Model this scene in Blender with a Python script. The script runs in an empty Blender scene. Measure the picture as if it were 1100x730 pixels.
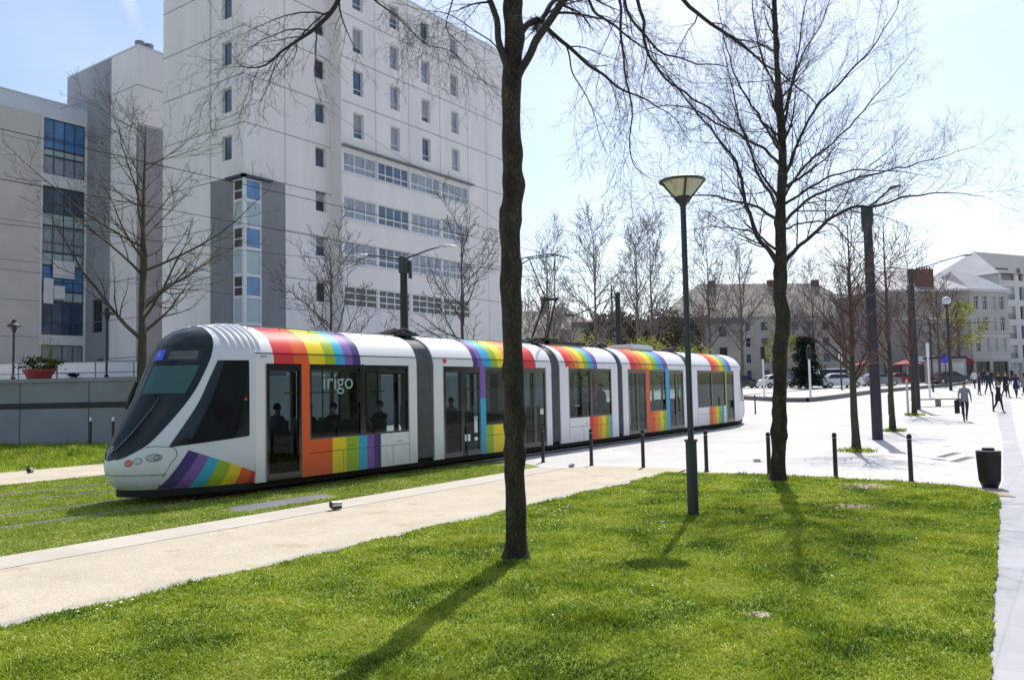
import bpy, math, random
from mathutils import Vector, Matrix, noise
from math import sin, cos, tan, pi, radians, sqrt, atan2
R = random.Random(7)
sc = bpy.context.scene
col = sc.collection
V3 = Vector

# ------------------------------------------------------------------ terrain
YAW = radians(34.9)
CY, SY = cos(YAW), sin(YAW)
def interp(x, pts):
    if x <= pts[0][0]: return pts[0][1]
    for (a, b), (c, d) in zip(pts, pts[1:]):
        if x <= c: return b + (d - b) * (x - a) / (c - a)
    return pts[-1][1]
RISE = [(36, 0), (46, .22), (57, .62), (75, 1.08), (90, 1.42), (140, 1.75), (400, 1.8)]
def gz(x, y):
    return interp(x * CY + y * SY, RISE)

# ------------------------------------------------------------------ mesh builder
class MB:
    def __init__(s): s.v = []; s.f = []; s.m = []
    def face(s, pts, mi=0):
        b = len(s.v); s.v.extend([tuple(p) for p in pts]); s.f.append(tuple(range(b, b + len(pts)))); s.m.append(mi)
    def box(s, x0, y0, z0, x1, y1, z1, mi=0):
        b = len(s.v)
        s.v.extend([(x0,y0,z0),(x1,y0,z0),(x1,y1,z0),(x0,y1,z0),(x0,y0,z1),(x1,y0,z1),(x1,y1,z1),(x0,y1,z1)])
        for q in ((0,3,2,1),(4,5,6,7),(0,1,5,4),(1,2,6,5),(2,3,7,6),(3,0,4,7)):
            s.f.append(tuple(b+i for i in q)); s.m.append(mi)
    def obox(s, O, U, V, N, u0, u1, v0, v1, n0, n1, mi=0):
        b = len(s.v)
        for n in (n0, n1):
            for (u, v) in ((u0,v0),(u1,v0),(u1,v1),(u0,v1)):
                s.v.append(tuple(O + U*u + V*v + N*n))
        for q in ((0,3,2,1),(4,5,6,7),(0,1,5,4),(1,2,6,5),(2,3,7,6),(3,0,4,7)):
            s.f.append(tuple(b+i for i in q)); s.m.append(mi)
    def rbox(s, x0, y0, z0, x1, y1, z1, r, mi=0, n=4):
        """box with rounded vertical edges"""
        pts = []
        for cx, cy, a0 in ((x1-r,y1-r,0),(x0+r,y1-r,90),(x0+r,y0+r,180),(x1-r,y0+r,270)):
            for k in range(n+1):
                a = radians(a0 + 90*k/n); pts.append((cx+r*cos(a), cy+r*sin(a)))
        s.prism(pts, z0, z1, mi)
    def prism(s, poly, z0, z1, mi=0):
        b = len(s.v); n = len(poly)
        s.v.extend([(p[0],p[1],z0) for p in poly]); s.v.extend([(p[0],p[1],z1) for p in poly])
        s.f.append(tuple(b+i for i in range(n-1,-1,-1))); s.m.append(mi)
        s.f.append(tuple(b+n+i for i in range(n))); s.m.append(mi)
        for i in range(n):
            j = (i+1) % n; s.f.append((b+i,b+j,b+n+j,b+n+i)); s.m.append(mi)
    def lathe(s, prof, c=(0,0,0), n=20, mi=0, cap=True):
        b = len(s.v)
        for (r, z) in prof:
            for k in range(n):
                a = 2*pi*k/n; s.v.append((c[0]+r*cos(a), c[1]+r*sin(a), c[2]+z))
        for i in range(len(prof)-1):
            for k in range(n):
                j = (k+1) % n
                s.f.append((b+i*n+k, b+i*n+j, b+(i+1)*n+j, b+(i+1)*n+k)); s.m.append(mi)
        if cap:
            s.f.append(tuple(b+k for k in range(n-1,-1,-1))); s.m.append(mi)
            e = b+(len(prof)-1)*n
            s.f.append(tuple(e+k for k in range(n))); s.m.append(mi)
    def tube(s, pts, rad, n=6, mi=0, cap=True):
        b = len(s.v); P = [V3(p) for p in pts]
        k = len(P)
        if k < 2: return
        prev = None
        for i in range(k):
            d = (P[min(i+1,k-1)] - P[max(i-1,0)])
            if d.length < 1e-9: d = V3((0,0,1))
            d.normalize()
            if prev is None:
                a = d.cross(V3((0,0,1)) if abs(d.z) < .9 else V3((1,0,0))).normalized()
            else:
                a = (prev - d*prev.dot(d))
                a = a.normalized() if a.length > 1e-6 else d.orthogonal().normalized()
            prev = a; c = d.cross(a)
            r = rad[i] if isinstance(rad, (list, tuple)) else rad
            for q in range(n):
                t = 2*pi*q/n
                s.v.append(tuple(P[i] + a*(r*cos(t)) + c*(r*sin(t))))
        for i in range(k-1):
            for q in range(n):
                j = (q+1) % n
                s.f.append((b+i*n+q, b+i*n+j, b+(i+1)*n+j, b+(i+1)*n+q)); s.m.append(mi)
        if cap and n > 3:
            s.f.append(tuple(b+q for q in range(n-1,-1,-1))); s.m.append(mi)
            s.f.append(tuple(b+(k-1)*n+q for q in range(n))); s.m.append(mi)
    def ball(s, c, r, n=10, mi=0, sz=1.0):
        prof = [(max(1e-4, r*sin(pi*i/n)), -r*sz*cos(pi*i/n)) for i in range(n+1)]
        s.lathe(prof, c, n*2, mi, False)
    def build(s, name, mats, parent=None, origin=None, smooth=False, raw=False, angle=None):
        if not isinstance(mats, (list, tuple)): mats = [mats]
        o = V3((0,0,0))
        if not raw:
            if origin is not None: o = V3(origin)
            elif parent is not None: o = V3(wloc(parent))
        vs = [(x-o.x, y-o.y, z-o.z) for x, y, z in s.v]
        me = bpy.data.meshes.new(name); me.from_pydata(vs, [], s.f)
        for m in mats: me.materials.append(m)
        if len(mats) > 1: me.polygons.foreach_set('material_index', s.m)
        if smooth: me.polygons.foreach_set('use_smooth', [True]*len(s.f))
        me.update()
        ob = bpy.data.objects.new(name, me); col.objects.link(ob)
        if parent is not None: ob.parent = parent
        if origin is not None and parent is None: ob.location = o
        if angle:
            try:
                me.set_sharp_from_angle(angle=radians(angle))
            except Exception: pass
        return ob
def wloc(o):
    l = V3(o.location)
    while o.parent is not None:
        o = o.parent; l = l + V3(o.location)
    return l
def tag(o, label=None, cat=None, group=None, kind=None):
    if label: o['label'] = label
    if cat: o['category'] = cat
    if group: o['group'] = group
    if kind: o['kind'] = kind
    return o
def thing(name, label, cat, loc=(0,0,0), rz=0, group=None):
    o = bpy.data.objects.new(name, None); col.objects.link(o); o.location = loc; o.rotation_euler = (0,0,rz)
    o.empty_display_size = .3
    return tag(o, label, cat, group)
def copy_tree(o, parent=None):
    c = o.copy(); col.objects.link(c)
    if parent is not None: c.parent = parent
    for ch in [k for k in o.children]: copy_tree(ch, c)
    return c
def dup(o, loc, rz=None, label=None, scale=None, group=None):
    c = copy_tree(o); c.location = loc
    if rz is not None: c.rotation_euler = (0,0,rz)
    if scale: c.scale = (scale,)*3 if not isinstance(scale, tuple) else scale
    if label: c['label'] = label
    if group: c['group'] = group
    return c

# ------------------------------------------------------------------ materials
def nd(nt, t, **k):
    n = nt.nodes.new(t)
    for a, b in k.items(): setattr(n, a, b)
    return n
def mat(name, c, rough=.7, var=.12, scale=3., bump=0., bscale=20., metal=0., spec=.5, c2=None, coat=0., stretch=None, detail=5):
    m = bpy.data.materials.new(name); m.use_nodes = True; nt = m.node_tree; L = nt.links.new
    p = nt.nodes['Principled BSDF']; p.inputs['Roughness'].default_value = rough; p.inputs['Metallic'].default_value = metal
    p.inputs['Specular IOR Level'].default_value = spec; p.inputs['Coat Weight'].default_value = coat
    tc = nd(nt, 'ShaderNodeTexCoord'); src = tc.outputs['Object']
    if stretch:
        mp = nd(nt, 'ShaderNodeMapping'); mp.inputs['Scale'].default_value = stretch; L(src, mp.inputs['Vector']); src = mp.outputs[0]
    n = nd(nt, 'ShaderNodeTexNoise'); n.inputs['Scale'].default_value = scale; n.inputs['Detail'].default_value = detail; L(src, n.inputs['Vector'])
    r = nd(nt, 'ShaderNodeValToRGB'); r.color_ramp.elements[0].position = .3; r.color_ramp.elements[1].position = .7
    if c2 is None:
        a = [max(0, x*(1-var)) for x in c]; b = [min(1, x*(1+var)) for x in c]
    else: a, b = c, c2
    r.color_ramp.elements[0].color = (*a, 1); r.color_ramp.elements[1].color = (*b, 1)
    L(n.outputs['Fac'], r.inputs[0]); L(r.outputs[0], p.inputs['Base Color'])
    if bump:
        n2 = nd(nt, 'ShaderNodeTexNoise'); n2.inputs['Scale'].default_value = bscale; n2.inputs['Detail'].default_value = 6; L(tc.outputs['Object'], n2.inputs['Vector'])
        bp = nd(nt, 'ShaderNodeBump'); bp.inputs['Strength'].default_value = bump; bp.inputs['Distance'].default_value = .02
        L(n2.outputs['Fac'], bp.inputs['Height']); L(bp.outputs[0], p.inputs['Normal'])
    return m
def grime(m, top=.85, amt=.55, c=(.16,.14,.11)):
    nt = m.node_tree; L = nt.links.new; p = nt.nodes['Principled BSDF']; src = p.inputs['Base Color'].links[0].from_socket
    tc = nd(nt,'ShaderNodeTexCoord'); sx = nd(nt,'ShaderNodeSeparateXYZ'); L(tc.outputs['Object'], sx.inputs[0])
    mr = nd(nt,'ShaderNodeMapRange'); mr.inputs['From Min'].default_value=top; mr.inputs['From Max'].default_value=.2; mr.inputs['To Max'].default_value=amt; L(sx.outputs['Z'], mr.inputs['Value'])
    mp = nd(nt,'ShaderNodeMapping'); mp.inputs['Scale'].default_value=(3,3,.9); L(tc.outputs['Object'], mp.inputs['Vector'])
    n = nd(nt,'ShaderNodeTexNoise'); n.inputs['Scale'].default_value=2.5; n.inputs['Detail'].default_value=8; L(mp.outputs[0], n.inputs['Vector'])
    mu = nd(nt,'ShaderNodeMath', operation='MULTIPLY'); L(mr.outputs[0], mu.inputs[0]); L(n.outputs['Fac'], mu.inputs[1])
    mx = nd(nt,'ShaderNodeMix', data_type='RGBA'); L(mu.outputs[0], mx.inputs[0]); L(src, mx.inputs[6]); mx.inputs[7].default_value=(*c,1); L(mx.outputs[2], p.inputs['Base Color'])
def glassy(name, c, tint, refl=.1, rough=.02):
    """window glass: partly see-through and tinted, partly reflecting"""
    m = bpy.data.materials.new(name); m.use_nodes = True; nt = m.node_tree; L = nt.links.new
    nt.nodes.remove(nt.nodes['Principled BSDF']); out = nt.nodes['Material Output']
    t = nd(nt, 'ShaderNodeBsdfTransparent'); t.inputs[0].default_value = (*tint, 1)
    g = nd(nt, 'ShaderNodeBsdfGlossy'); g.inputs['Color'].default_value = (*c, 1); g.inputs['Roughness'].default_value = rough
    lw = nd(nt, 'ShaderNodeFresnel'); lw.inputs['IOR'].default_value = 1.5
    a = nd(nt, 'ShaderNodeMath', operation='ADD'); a.inputs[1].default_value = refl; a.use_clamp = True
    L(lw.outputs[0], a.inputs[0])
    mx = nd(nt, 'ShaderNodeMixShader'); L(a.outputs[0], mx.inputs[0]); L(t.outputs[0], mx.inputs[1]); L(g.outputs[0], mx.inputs[2])
    L(mx.outputs[0], out.inputs[0])
    return m
M = {}
M['white_paint'] = mat('white_paint', (.78,.79,.80), .4, .03, 1.2, spec=.3)
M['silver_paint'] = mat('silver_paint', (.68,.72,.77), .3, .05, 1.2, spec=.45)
M['red'] = mat('red_paint', (.72,.05,.05), .5, .04, spec=.2)
M['orange'] = mat('orange_paint', (.80,.13,.035), .5, .04, spec=.2)
M['amber'] = mat('amber_paint', (.85,.32,.03), .5, .04, spec=.2)
M['yellow'] = mat('yellow_paint', (.88,.66,.03), .5, .04, spec=.2)
M['green'] = mat('lime_paint', (.34,.50,.035), .5, .04, spec=.2)
M['cyan'] = mat('cyan_paint', (.05,.42,.66), .5, .04, spec=.2)
M['purple'] = mat('violet_paint', (.22,.12,.42), .5, .04, spec=.2)
M['indigo'] = mat('indigo_paint', (.07,.045,.20), .5, .04, spec=.2)
for _k in ('white_paint','silver_paint','red','orange','amber','yellow','green','cyan','purple','indigo'): grime(M[_k])
M['black_gloss'] = mat('black_gloss', (.008,.009,.012), .12, .1, coat=.2)
M['black_matt'] = mat('black_matt', (.02,.02,.022), .6, .2)
M['rubber'] = mat('grey_rubber', (.12,.125,.135), .65, .15, 4, bump=.2)
M['seam'] = mat('dark_seam', (.03,.03,.033), .7, .1)
M['under'] = mat('underframe', (.012,.012,.013), .8, .3)
M['tram_glass'] = glassy('tram_glass', (.8,.9,.88), (.55,.64,.62), -.03)
M['shield_glass'] = mat('windscreen_glass', (.006,.010,.013), .05, 0, 1.6, spec=.4, c2=(.016,.027,.030))  # noise paints faint greenish reflections into the glass colour
M['blind'] = mat('windscreen_blind', (.045,.115,.115), .3, .08, 3, spec=.3)
M['lamp_glass'] = mat('lamp_glass', (.45,.5,.52), .1, .2, 20, coat=1.0)
M['red_lens'] = mat('red_lens', (.75,.06,.04), .15, .1, coat=1.0)
M['seat_fabric'] = mat('seat_fabric', (.05,.06,.025), .8, .3)
M['interior'] = mat('interior_lining', (.30,.31,.31), .6, .1)
M['rail_yellow'] = mat('handrail_lime', (.28,.34,.04), .35, .1)
M['screen_blue'] = None
M['concrete'] = mat('pale_concrete', (.70,.67,.66), .85, .07, .35, bump=.15, bscale=6, stretch=(1,1,.25))
M['concrete_b'] = mat('white_concrete', (.71,.675,.66), .85, 0, .8, bump=.2, bscale=6, stretch=(1,1,.16), c2=(.80,.765,.75), detail=8)
M['cladding'] = mat('grey_cladding', (.21,.21,.225), .7, .12, .8, bump=.15, bscale=8, stretch=(1,1,.3))
M['cladding_mid'] = mat('mid_grey_cladding', (.29,.29,.315), .7, .1, .6, bump=.15, bscale=8, stretch=(1,1,.3))
M['beige'] = mat('beige_render', (.58,.54,.50), .85, .08, .5, bump=.1, bscale=5)
M['parapet'] = mat('pale_metal_parapet', (.60,.65,.72), .5, .05, .5)
M['window_frame'] = mat('window_frame_white', (.66,.66,.66), .5, .06)
M['window_frame_dark'] = mat('window_frame_dark', (.05,.06,.08), .5, .1)
M['pane_blue'] = mat('pane_blue', (.045,.075,.13), .06, .5, .8, spec=.9)
M['pane_dark'] = mat('pane_dark', (.02,.022,.025), .07, .5, .8, spec=.8)
M['pane_curtain'] = mat('pane_curtained', (.25,.28,.33), .25, .3, 2.5, spec=.8, stretch=(3,3,.4))
M['pane_sky'] = mat('pane_sky_blue', (.07,.20,.42), .06, .3, .9, spec=.9)
M['pane_frost'] = mat('pane_frosted', (.36,.46,.48), .3, .08, 1.5)
M['terrace'] = mat('terrace_concrete', (.26,.27,.30), .85, .12, .6, bump=.2, bscale=8)
M['terrace_top'] = mat('terrace_paving', (.42,.42,.42), .85, .08, .6)
M['rail_metal'] = mat('galvanised_rail', (.20,.20,.21), .5, .1, metal=.3)
M['pole'] = mat('dark_green_grey_paint', (.035,.045,.052), .45, .15, 6, metal=.1)
M['pillar_grey'] = mat('anthracite_paint', (.030,.031,.045), .55, .12, 4)
M['bollard'] = mat('bollard_black', (.018,.018,.02), .4, .2)
M['bin_body'] = mat('bin_black', (.012,.012,.014), .55, .3, 8)
M['steel'] = mat('steel', (.5,.5,.5), .35, .1, metal=.8)
M['lamp_diffuser'] = mat('lamp_diffuser_cream', (.66,.61,.52), .5, .08, 8)
M['brick_red'] = mat('brick_red', (.16,.06,.045), .9, .2, 4)
M['stone'] = mat('pale_stone', (.36,.34,.32), .9, .1, .5)
M['stone_dark'] = mat('grey_stone', (.27,.25,.225), .9, .12, .4)
M['stone_white'] = mat('white_stone', (.52,.51,.50), .9, .08, .4)
M['slate'] = mat('slate_roof', (.27,.27,.29), .45, .12, .8, stretch=(1,1,4))
M['slate_dark'] = mat('slate_dark', (.13,.125,.13), .55, .12, .8, stretch=(1,1,4))
M['zinc'] = mat('zinc_roof', (.40,.40,.42), .5, .1, .5)
M['tan_roof'] = mat('tan_roof', (.30,.26,.22), .8, .15, .7)
M['awning_red'] = mat('awning_red', (.26,.03,.04), .8, .1)
M['sign_blue'] = mat('sign_blue', (.06,.08,.55), .5, .1)
M['sign_white'] = mat('sign_white', (.75,.75,.75), .5, .05)
M['terracotta'] = mat('terracotta_red', (.33,.055,.035), .7, .12, 4)
def bark(name, a, b, moss):
    m = mat(name, a, .9, 0, 7, c2=b, bump=1., bscale=24, stretch=(1,1,.35))
    nt = m.node_tree; L = nt.links.new; p = nt.nodes['Principled BSDF']
    ramp = p.inputs['Base Color'].links[0].from_socket
    tc = nd(nt,'ShaderNodeTexCoord'); n = nd(nt,'ShaderNodeTexNoise'); n.inputs['Scale'].default_value = 5.5; n.inputs['Detail'].default_value = 12; n.inputs['Roughness'].default_value = .72
    L(tc.outputs['Object'], n.inputs['Vector'])
    r = nd(nt,'ShaderNodeValToRGB'); r.color_ramp.elements[0].position=.56; r.color_ramp.elements[1].position=.66
    L(n.outputs['Fac'], r.inputs[0])
    mx = nd(nt,'ShaderNodeMix', data_type='RGBA'); L(r.outputs[0], mx.inputs[0]); L(ramp, mx.inputs[6]); mx.inputs[7].default_value=(*moss,1)
    L(mx.outputs[2], p.inputs['Base Color'])
    mp = nd(nt,'ShaderNodeMapping'); mp.inputs['Scale'].default_value=(1,1,.28); L(tc.outputs['Object'], mp.inputs['Vector'])
    vo = nd(nt,'ShaderNodeTexVoronoi', feature='DISTANCE_TO_EDGE'); vo.inputs['Scale'].default_value=34; L(mp.outputs[0], vo.inputs['Vector'])
    rr_ = nd(nt,'ShaderNodeValToRGB'); rr_.color_ramp.elements[0].color=(.35,.35,.35,1); rr_.color_ramp.elements[1].position=.22; L(vo.outputs['Distance'], rr_.inputs[0])
    mm = nd(nt,'ShaderNodeMix', data_type='RGBA', blend_type='MULTIPLY'); mm.inputs[0].default_value=.85; L(mx.outputs[2], mm.inputs[6]); L(rr_.outputs[0], mm.inputs[7]); L(mm.outputs[2], p.inputs['Base Color'])
    b2 = nd(nt,'ShaderNodeBump'); b2.inputs['Strength'].default_value=1; b2.inputs['Distance'].default_value=.015; L(rr_.outputs[0], b2.inputs['Height']); L(p.inputs['Normal'].links[0].from_socket, b2.inputs['Normal']); L(b2.outputs[0], p.inputs['Normal'])
    return m
M['bark'] = bark('bark_dark', (.020,.016,.012), (.09,.072,.052), (.12,.10,.03))
M['bark_haze'] = mat('bark_hazy', (.135,.115,.105), .9, .2, 3)  # paler bark, distance haze mixed into the colour
M['leaf_hazy'] = None
M['bark_far'] = mat('bark_grey_brown', (.070,.058,.050), .9, .25, 3)
M['bark_red'] = mat('bark_red_brown', (.10,.055,.042), .9, .25, 3)
M['bark_olive'] = mat('bark_olive', (.055,.050,.032), .9, .3, 3)
M['wire'] = mat('wire_dark', (.01,.01,.011), .9, .1, spec=.1)
M['twig'] = mat('twig_dark', (.040,.033,.034), .85, .2, 3)
def leafy(name, a, b, transl=.35):
    m = bpy.data.materials.new(name); m.use_nodes = True; nt = m.node_tree; L = nt.links.new
    nt.nodes.remove(nt.nodes['Principled BSDF']); out = nt.nodes['Material Output']
    g = nd(nt,'ShaderNodeNewGeometry'); tc = nd(nt,'ShaderNodeTexCoord')
    n = nd(nt,'ShaderNodeTexNoise'); n.inputs['Scale'].default_value = .9; n.inputs['Detail'].default_value = 5; L(tc.outputs['Object'], n.inputs['Vector'])
    ad = nd(nt,'ShaderNodeMath', operation='MULTIPLY_ADD'); L(g.outputs['Random Per Island'], ad.inputs[0]); ad.inputs[1].default_value=.45; L(n.outputs['Fac'], ad.inputs[2])
    r = nd(nt,'ShaderNodeValToRGB'); r.color_ramp.elements[0].position=.45; r.color_ramp.elements[1].position=.95
    r.color_ramp.elements[0].color=(*a,1); r.color_ramp.elements[1].color=(*b,1); L(ad.outputs[0], r.inputs[0])
    d = nd(nt,'ShaderNodeBsdfDiffuse'); t = nd(nt,'ShaderNodeBsdfTranslucent'); L(r.outputs[0], d.inputs[0]); L(r.outputs[0], t.inputs[0])
    mx = nd(nt,'ShaderNodeMixShader'); mx.inputs[0].default_value=transl; L(d.outputs[0], mx.inputs[1]); L(t.outputs[0], mx.inputs[2]); L(mx.outputs[0], out.inputs[0])
    return m
M['leaf_yellow'] = leafy('leaf_yellow_green', (.17,.19,.03), (.34,.35,.08))
M['leaf_dark'] = leafy('leaf_dark', (.008,.014,.010), (.03,.045,.028), .15)
M['leaf_mid'] = leafy('leaf_mid', (.025,.05,.012), (.09,.14,.03), .3)
M['leaf_fresh'] = leafy('leaf_fresh', (.06,.12,.01), (.20,.27,.03))
M['leaf_hazy'] = leafy('leaf_hazy', (.05,.05,.035), (.11,.10,.07), .2)  # evergreen leaves lightened, the haze of distance is in the colour
# ------------------------------------------------------------------ ground
def ground_mat(name, c1, c2, scale, rough=.9, bump=.2, bscale=40, extra=None, speck=None):
    m = bpy.data.materials.new(name); m.use_nodes = True; nt = m.node_tree; L = nt.links.new
    p = nt.nodes['Principled BSDF']; p.inputs['Roughness'].default_value = rough; p.inputs['Specular IOR Level'].default_value = .25
    tc = nd(nt,'ShaderNodeTexCoord')
    n = nd(nt,'ShaderNodeTexNoise'); n.inputs['Scale'].default_value = scale; n.inputs['Detail'].default_value = 9; n.inputs['Roughness'].default_value=.62; L(tc.outputs['Object'], n.inputs['Vector'])
    r = nd(nt,'ShaderNodeValToRGB'); r.color_ramp.elements[0].position=.32; r.color_ramp.elements[1].position=.68
    r.color_ramp.elements[0].color=(*c1,1); r.color_ramp.elements[1].color=(*c2,1); L(n.outputs['Fac'], r.inputs[0])
    colr = r.outputs[0]
    if speck:
        n3 = nd(nt,'ShaderNodeTexNoise'); n3.inputs['Scale'].default_value = speck[0]; n3.inputs['Detail'].default_value=3; L(tc.outputs['Object'], n3.inputs['Vector'])
        r3 = nd(nt,'ShaderNodeValToRGB'); r3.color_ramp.elements[0].position=speck[2]; r3.color_ramp.elements[1].position=speck[2]+.1; L(n3.outputs['Fac'], r3.inputs[0])
        mx = nd(nt,'ShaderNodeMix', data_type='RGBA'); L(r3.outputs[0], mx.inputs[0]); L(colr, mx.inputs[6]); mx.inputs[7].default_value=(*speck[1],1); colr = mx.outputs[2]
    if extra: colr = extra(nt, tc, colr)
    L(colr, p.inputs['Base Color'])
    n2 = nd(nt,'ShaderNodeTexNoise'); n2.inputs['Scale'].default_value = bscale; n2.inputs['Detail'].default_value=8; L(tc.outputs['Object'], n2.inputs['Vector'])
    bp = nd(nt,'ShaderNodeBump'); bp.inputs['Strength'].default_value=bump; bp.inputs['Distance'].default_value=.02; L(n2.outputs['Fac'], bp.inputs['Height']); L(bp.outputs[0], p.inputs['Normal'])
    return m
def slabs(w, h, dark, mort=.012):
    def fn(nt, tc, colr):
        L = nt.links.new
        b = nd(nt,'ShaderNodeTexBrick'); b.offset=.5; b.inputs['Scale'].default_value=1; b.inputs['Brick Width'].default_value=w; b.inputs['Row Height'].default_value=h
        b.inputs['Mortar Size'].default_value=mort; b.inputs['Mortar Smooth'].default_value=.3
        b.inputs['Color1'].default_value=(1,1,1,1); b.inputs['Color2'].default_value=(.93,.93,.93,1); b.inputs['Mortar'].default_value=(dark,dark,dark,1)
        L(tc.outputs['Object'], b.inputs['Vector'])
        mx = nd(nt,'ShaderNodeMix', data_type='RGBA', blend_type='MULTIPLY'); mx.inputs[0].default_value=1; L(colr, mx.inputs[6]); L(b.outputs['Color'], mx.inputs[7])
        return mx.outputs[2]
    return fn
def gravel(nt, tc, colr):
    L = nt.links.new; v = nd(nt,'ShaderNodeTexVoronoi'); v.inputs['Scale'].default_value = 38; L(tc.outputs['Object'], v.inputs['Vector'])
    r = nd(nt,'ShaderNodeValToRGB'); r.color_ramp.elements[0].color=(.84,.83,.81,1); r.color_ramp.elements[1].color=(1.07,1.06,1.05,1); L(v.outputs['Color'], r.inputs[0])
    mx = nd(nt,'ShaderNodeMix', data_type='RGBA', blend_type='MULTIPLY'); mx.inputs[0].default_value=1; L(colr, mx.inputs[6]); L(r.outputs[0], mx.inputs[7]); return mx.outputs[2]
G = {}
G['plaza'] = ground_mat('plaza_paving', (.46,.45,.445), (.57,.56,.555), .45, .75, .12, 30, slabs(3.0, 1.5, .74, .014), (2.2, (.44,.43,.42), .60))
G['asphalt'] = ground_mat('road_asphalt', (.13,.13,.135), (.2,.2,.2), .5)
G['sand'] = ground_mat('sandy_path', (.47,.42,.33), (.57,.51,.41), .9, .95, .7, 45, gravel, (1.6, (.44,.37,.27), .60))
G['kerb'] = ground_mat('kerb_stone', (.46,.42,.36), (.54,.50,.43), .8, .85, .15, 30, slabs(1.0, 4, .75, .01))
G['edging'] = ground_mat('edging_stone', (.30,.30,.28), (.46,.45,.42), 2.5, .85, .3, 30)
G['grey'] = ground_mat('grey_slab_paving', (.33,.335,.355), (.43,.435,.455), .8, .7, .1, 30, slabs(1.2, .6, .85, .012))
G['lawn'] = ground_mat('lawn_soil_green', (.14,.21,.02), (.30,.36,.06), 1.4, .95, 1.0, 60, None, (9., (.08,.12,.02), .60))
G['turf'] = ground_mat('track_turf', (.12,.17,.025), (.24,.28,.07), .9, .95, .8, 50, None, (5., (.16,.17,.06), .60))
G['soil'] = ground_mat('bare_soil', (.30,.24,.17), (.45,.38,.29), 2., .95, .6, 40)

def sheet(name, poly, z, m, step=None, parent=None, thick=0):
    mb = MB()
    if thick: mb.prism(poly, z-thick, z)
    else: mb.face([(x,y,z) for x,y in poly])
    return tag(mb.build(name, m), kind='structure')
# base: one big grid following the gentle rise to the square
mb = MB()
ss = [-400,-150,-60,-20,0,10,20,30,36,40,46,52,57,66,75,82,90,115,140,200,320,600,1200,3000]
tt = [-3000,-900,-300,-120,-60,-30,-10,0,10,30,60,120,300,900,3000]
for s in ss:
    for t in tt:
        mb.v.append((s*CY + t*SY, s*SY - t*CY, interp(s, RISE)))
for i in range(len(ss)-1):
    for j in range(len(tt)-1):
        a = i*len(tt)+j; mb.f.append((a, a+1, a+len(tt)+1, a+len(tt))); mb.m.append(0)
plaza = tag(mb.build('ground', G['plaza']), kind='structure')
def rsheet(name, m, pts_a, pts_b, dz, nseg=12):
    """strip between two polylines lying on the sloping ground"""
    mb = MB(); A = resample(pts_a, nseg); B = resample(pts_b, nseg)
    for (a, b) in zip(A, B):
        mb.v.append((a[0],a[1],gz(*a)+dz)); mb.v.append((b[0],b[1],gz(*b)+dz))
    for i in range(nseg): mb.f.append((2*i,2*i+2,2*i+3,2*i+1)); mb.m.append(0)
    return tag(mb.build(name, m), kind='structure')
def resample(pts, n):
    L = [0]
    for a, b in zip(pts, pts[1:]): L.append(L[-1] + sqrt((a[0]-b[0])**2+(a[1]-b[1])**2))
    out = []
    for i in range(n+1):
        t = L[-1]*i/n; k = 0
        while k < len(L)-2 and L[k+1] < t: k += 1
        f = (t-L[k])/max(1e-9, L[k+1]-L[k]); out.append((pts[k][0]+(pts[k+1][0]-pts[k][0])*f, pts[k][1]+(pts[k+1][1]-pts[k][1])*f))
    return out
# turf of the tram tracks (a sheet 4 mm above the base), stone kerb, sandy path, edging, lawn
def wavy(p0, p1, n, amp, seed, freq=1.6):
    out = []
    for i in range(n+1):
        t = i/n; x = p0[0]+(p1[0]-p0[0])*t; y = p0[1]+(p1[1]-p0[1])*t
        k = noise.noise(V3((x*freq, y*freq, seed)))*amp + noise.noise(V3((x*freq*3.3, y*freq*3.3, seed+5)))*amp*.5
        out.append((x, y+k))
    return out
sheet('turf_track_bed', [(-60,11.25),(14,11.25)] + [(15.5,11.0),(16.6,10.82),(17.15,10.95),(17.6,11.6),(18.1,12.4),(18.4,20.6),(-60,20.6)], .012, G['turf'])
mb = MB(); mb.box(-60,10.4,-.1,17.2,11.20,.036)
tag(mb.build('path_kerb', G['kerb']), kind='structure')
sheet('sandy_path', [(-60,7.6),(17.1,7.6),(18.2,7.7),(18.15,8.8),(18.0,10.1),(17.2,10.397),(-60,10.397)], .03, G['sand'])
ed = wavy((-20,7.97),(17.0,7.86),150,.10,3.); 
sheet('path_edging', [(-20,7.5),(17.1,7.5)] + ed[::-1], .036, G['edging'])
LAWN_TOP = wavy((-20,7.80),(17.0,7.66),170,.14,9.)
LAWN_END = [(17.3,7.1),(17.5,6.2),(17.55,5.4),(17.5,4.2),(17.3,2.8),(17.0,2.0),(16.6,1.6),(16.1,1.30)]
LAWN_R = wavy((15.6,1.20),(10.6,.88),40,.045,21.,3.)+wavy((10.5,.875),(6.3,.60),40,.04,22.,3.)+wavy((6.2,.59),(-20,-1.1),100,.04,23.,3.)
LAWN = LAWN_TOP + LAWN_END + LAWN_R
sheet('lawn_soil', LAWN, .045, G['lawn'], thick=.2)
sheet('bare_soil_patch', [(16.05,1.0),(17.1,1.35),(17.55,2.6),(17.2,2.7),(16.2,1.5)], .02, G['soil'])
rsheet('grey_paved_walk', G['grey'], [(-20,-.75),(6.3,.85),(15.2,1.35),(16.4,1.2),(30,2.15),(62,4.75)], [(-20,-2.0),(12.66,.40),(20,1.02),(30,1.75),(62,3.9)], .008, 30)
tag(plaza)
# far side: gravel strip and grass verge in front of the wall
sheet('gravel_strip', [(-30,20.6),(18.3,20.6),(18,23.9),(-30,25.0)], .016, G['sand'])
sheet('grass_verge', [(-30,25.0),(18,23.9),(19.6,30.9),(16.1,37.9),(8,53),(-30,60)], .02, G['lawn'])
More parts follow.
